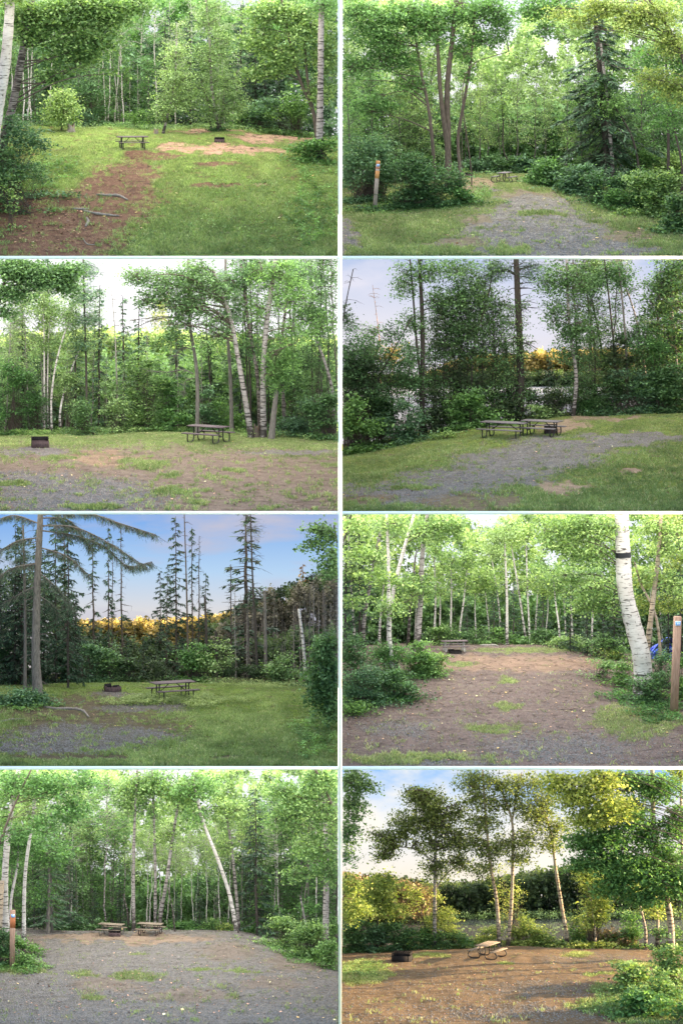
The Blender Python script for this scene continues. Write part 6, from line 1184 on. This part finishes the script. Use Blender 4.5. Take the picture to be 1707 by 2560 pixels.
tree(P, 'birch_tree', [(728, 800), (714, 600), (686, 440), (672, 300), (655, 80), (650, 0)], 19, bark='bark_birch_warm', label='left of the two slender birches rising behind the table', y=17.4, leaf='leaf_olive', lsz=.10, top_w=.4, ells=[(600, 60, 80, 60, 700), (640, 150, 90, 60, 700), (650, 250, 100, 50, 700), (620, 340, 60, 50, 400), (680, 380, 70, 50, 450), (650, 460, 60, 50, 350), (700, 60, 60, 50, 400)])
tree(P, 'birch_tree', [(766, 800), (782, 620), (788, 430), (780, 220), (752, 140), (720, 60)], 20, bark='bark_birch_warm', label='right of the two slender birches rising behind the table', y=17.5, leaf='leaf_olive', lsz=.10, top_w=.4, stems=[([(782, 240), (805, 130), (830, 20)], 9)], ells=[(800, 80, 90, 60, 700), (850, 180, 80, 70, 700), (760, 350, 70, 60, 500), (850, 320, 70, 60, 500), (820, 410, 60, 40, 300), (740, 170, 60, 50, 350)])
tree(P, 'birch_tree', [(1036, 790), (1010, 620), (988, 480), (960, 290), (925, 180)], 19, bark='bark_birch_warm', label='birch leaning left, right of the slender pair by the lake', y=17.6, leaf='leaf_olive', lsz=.10, ells=[(920, 230, 80, 60, 600), (1000, 270, 60, 60, 400), (960, 340, 60, 50, 350), (940, 120, 70, 70, 500), (880, 60, 50, 40, 250)])
tree(P, 'sunlit_tree', [(170, 820), (175, 680), (205, 560), (220, 480)], 9, bark='bark_dark', label='yellow green backlit young tree at the left bank', y=17.7, leaf='leaf_yellow', lsz=.12, ells=[(190, 540, 90, 70, 1100), (140, 620, 80, 50, 700), (230, 640, 50, 50, 350)])
bush(P, 400, 620, 120, 60, 1500, 'leaf_yellow', .12, label='yellow backlit foliage around the lone birch trunk', y=17.9); bush(P, 490, 690, 80, 60, 900, 'leaf_yellow', .11, label='yellow shrub at the water right of the lone birch', y=17.9); bush(P, 800, 560, 90, 60, 650, 'leaf_yellow', .11, label='yellow leaf cluster hanging between the slender birches', y=18)
tree(P, 'broadleaf_tree', [(-60, 900), (-40, 500), (-20, 200), (0, -20)], 14, bark='bark_dark', label='rust tinged leafy tree at the upper left edge of the sunny clearing', y=9, leaf='leaf_deep', lsz=.12, ells=[(50, 60, 90, 60, 900), (60, 170, 50, 70, 600), (30, 290, 50, 80, 600), (20, 400, 40, 50, 250), (130, 80, 50, 30, 160)])
tree(P, 'broadleaf_tree', [(-50, 900), (-30, 700), (10, 600), (30, 480)], 10, bark='bark_dark', label='low yellow green tree at the left edge beside the lake', y=14, leaf='leaf_yellow', lsz=.12, ells=[(30, 540, 80, 60, 700), (60, 650, 90, 60, 800)])
for u, v, ru, rv, lf in ((60, 750, 90, 70, 'leaf_deep'), (160, 770, 90, 70, 'leaf_blue'), (270, 760, 90, 65, 'leaf_deep'), (380, 770, 90, 65, 'leaf_mid'), (480, 780, 80, 45, 'leaf_deep'), (560, 800, 60, 25, 'leaf_mid')):
    bush(P, u, v, ru, rv, int(ru * rv * .24), lf, .11, y=17.5 + (u % 3) * .2, desc=('dark shrub', 'dark shrubs on the left bank'))
for u, v, ru, rv, lf in ((620, 785, 80, 35, 'leaf_yellow'), (680, 765, 40, 40, 'leaf_yellow'), (790, 800, 60, 25, 'leaf_yellow'), (860, 770, 80, 50, 'leaf_yellow'), (840, 710, 30, 40, 'leaf_yellow'), (930, 790, 70, 35, 'leaf_yellow'), (1010, 805, 60, 20, 'leaf_yellow'), (1080, 770, 80, 55, 'leaf_mid'), (1180, 780, 80, 50, 'leaf_yellow'), (1260, 780, 80, 50, 'leaf_rust'), (1320, 740, 80, 70, 'leaf_mid'), (1130, 720, 60, 40, 'leaf_yellow')):
    bush(P, u, v, ru, rv, int(ru * rv * .24), lf, .10, y=17.8 + (u % 3) * .15, desc=('sunlit shrub', 'sunlit shrubs along the lake'))
tree(P, 'birch_tree', [(1512, 730), (1485, 560), (1445, 400), (1430, 200), (1425, -10)], 34, bark='bark_birch_warm', label='pale birch trunk at the right of the sunny clearing', y=12, leaf='leaf_mid', lsz=.13, ells=[(1300, 60, 100, 60, 1000), (1450, 90, 110, 70, 1200), (1530, 250, 60, 90, 800), (1390, 300, 90, 70, 900), (1480, 400, 90, 70, 900)])
tree(P, 'broadleaf_tree', [(1680, 900), (1660, 500), (1620, 100), (1560, -30)], 20, bark='bark_dark', label='big overhanging tree with golden edged leaves at the upper right', y=9.5, leaf='leaf_yellow', lsz=.15, ells=[(1000, 60, 80, 50, 550), (1080, 130, 90, 60, 700), (1180, 60, 100, 60, 800), (1120, 230, 80, 60, 600), (1230, 180, 110, 80, 1100)])
tree(P, 'broadleaf_tree', [(1660, 960), (1640, 600), (1600, 300), (1580, -30)], 20, bark='bark_dark', label='dense dark green tree filling the right side of the sunny clearing', y=11, leaf='leaf_mid', lsz=.14, ells=[(1120, 330, 90, 60, 800), (1230, 320, 110, 80, 1200), (1320, 200, 100, 80, 1100), (1200, 430, 110, 70, 1100), (1330, 440, 100, 80, 1100), (1440, 500, 90, 80, 1000), (1250, 540, 90, 60, 800), (1540, 520, 60, 80, 600), (1080, 440, 50, 40, 250), (1380, 600, 90, 50, 600)])
for i, (pts, w_) in enumerate((([(1395, 740), (1375, 650), (1350, 560)], 16), ([(1165, 760), (1150, 640), (1120, 470)], 10), ([(1575, 640), (1560, 300), (1556, 20)], 18), ([(1450, 740), (1452, 690), (1440, 640)], 20))):
    tree(P, 'birch_tree', pts, w_, bark='bark_birch_warm', desc=('side birch', 'birch trunks beside the clearing'), y=16.3 + i * .3, leaf='leaf_yellow', lsz=.11, ells=[(pts[-1][0], pts[-1][1], 70, 50, 420)])
bush(P, 1160, 600, 90, 110, 1900, 'leaf_yellow', .11, label='tall golden shrub at the right shore of the lake', y=16.8)
for u, v, ru, rv, lf, n_ in ((1330, 960, 80, 60, 'leaf_fresh', 900), (1450, 1010, 120, 90, 'leaf_fresh', 1500), (1520, 880, 90, 110, 'leaf_fresh', 1200), (1380, 1060, 110, 70, 'leaf_mid', 900), (1500, 780, 90, 60, 'leaf_fresh', 700), (1530, 1090, 80, 80, 'leaf_mid', 900)):
    bush(P, u, v, ru, rv, int(n_ * .9), lf, .16, desc=('leafy plant', 'broad leaved foreground plants'), name='leafy_plant')
cover(P, [(1300, 1090, 180, 60), (90, 920, 120, 40)], 2600, 'leaf_fresh', .14, .08, 'undergrowth', 'low sunlit plants at the sides of the sunny clearing')
# ------------------------------------------------------------------ labels that single out each repeat by its place among its own kind
ORD = ['leftmost', 'second from left', 'third from left', 'fourth from left', 'fifth from left', 'sixth from left', 'seventh from left', 'eighth from left',
       'ninth from left', 'tenth from left', 'eleventh from left', 'twelfth from left', 'thirteenth from left', 'fourteenth from left', 'fifteenth from left', 'sixteenth from left', 'seventeenth from left', 'eighteenth from left', 'nineteenth from left', 'twentieth from left', 'twenty-first from left']
grp = {}
for o, P, desc in AUTO: grp.setdefault((P.name, desc[1]), []).append((o, P, desc))
for (pn, plural), L in grp.items():
    L.sort(key=lambda q: q[0].location.x / (D + q[0].location.y))
    n = len(L)
    for i, (o, P, desc) in enumerate(L):
        if n == 1: lb = 'single ' + desc[0] + ' in the ' + pn + ' campsite'
        else:
            if i == n - 1 and n > 2: q = 'rightmost'
            elif i >= 6 and n - 1 - i < 6: q = ORD[n - 1 - i].replace('left', 'right')
            else: q = ORD[min(i, 20)]
            lb = q + ' of the ' + plural + ', ' + pn + ' campsite'
        o['label'] = lb
        if 'group' not in o: o['group'] = plural + ' of the ' + pn + ' campsite'

for o in S.objects:
    if 'label' in o and o.parent is None and not 4 <= len(o['label'].replace('-', ' ').split()) <= 16: print('LABEL', len(o['label'].split()), o['label'])
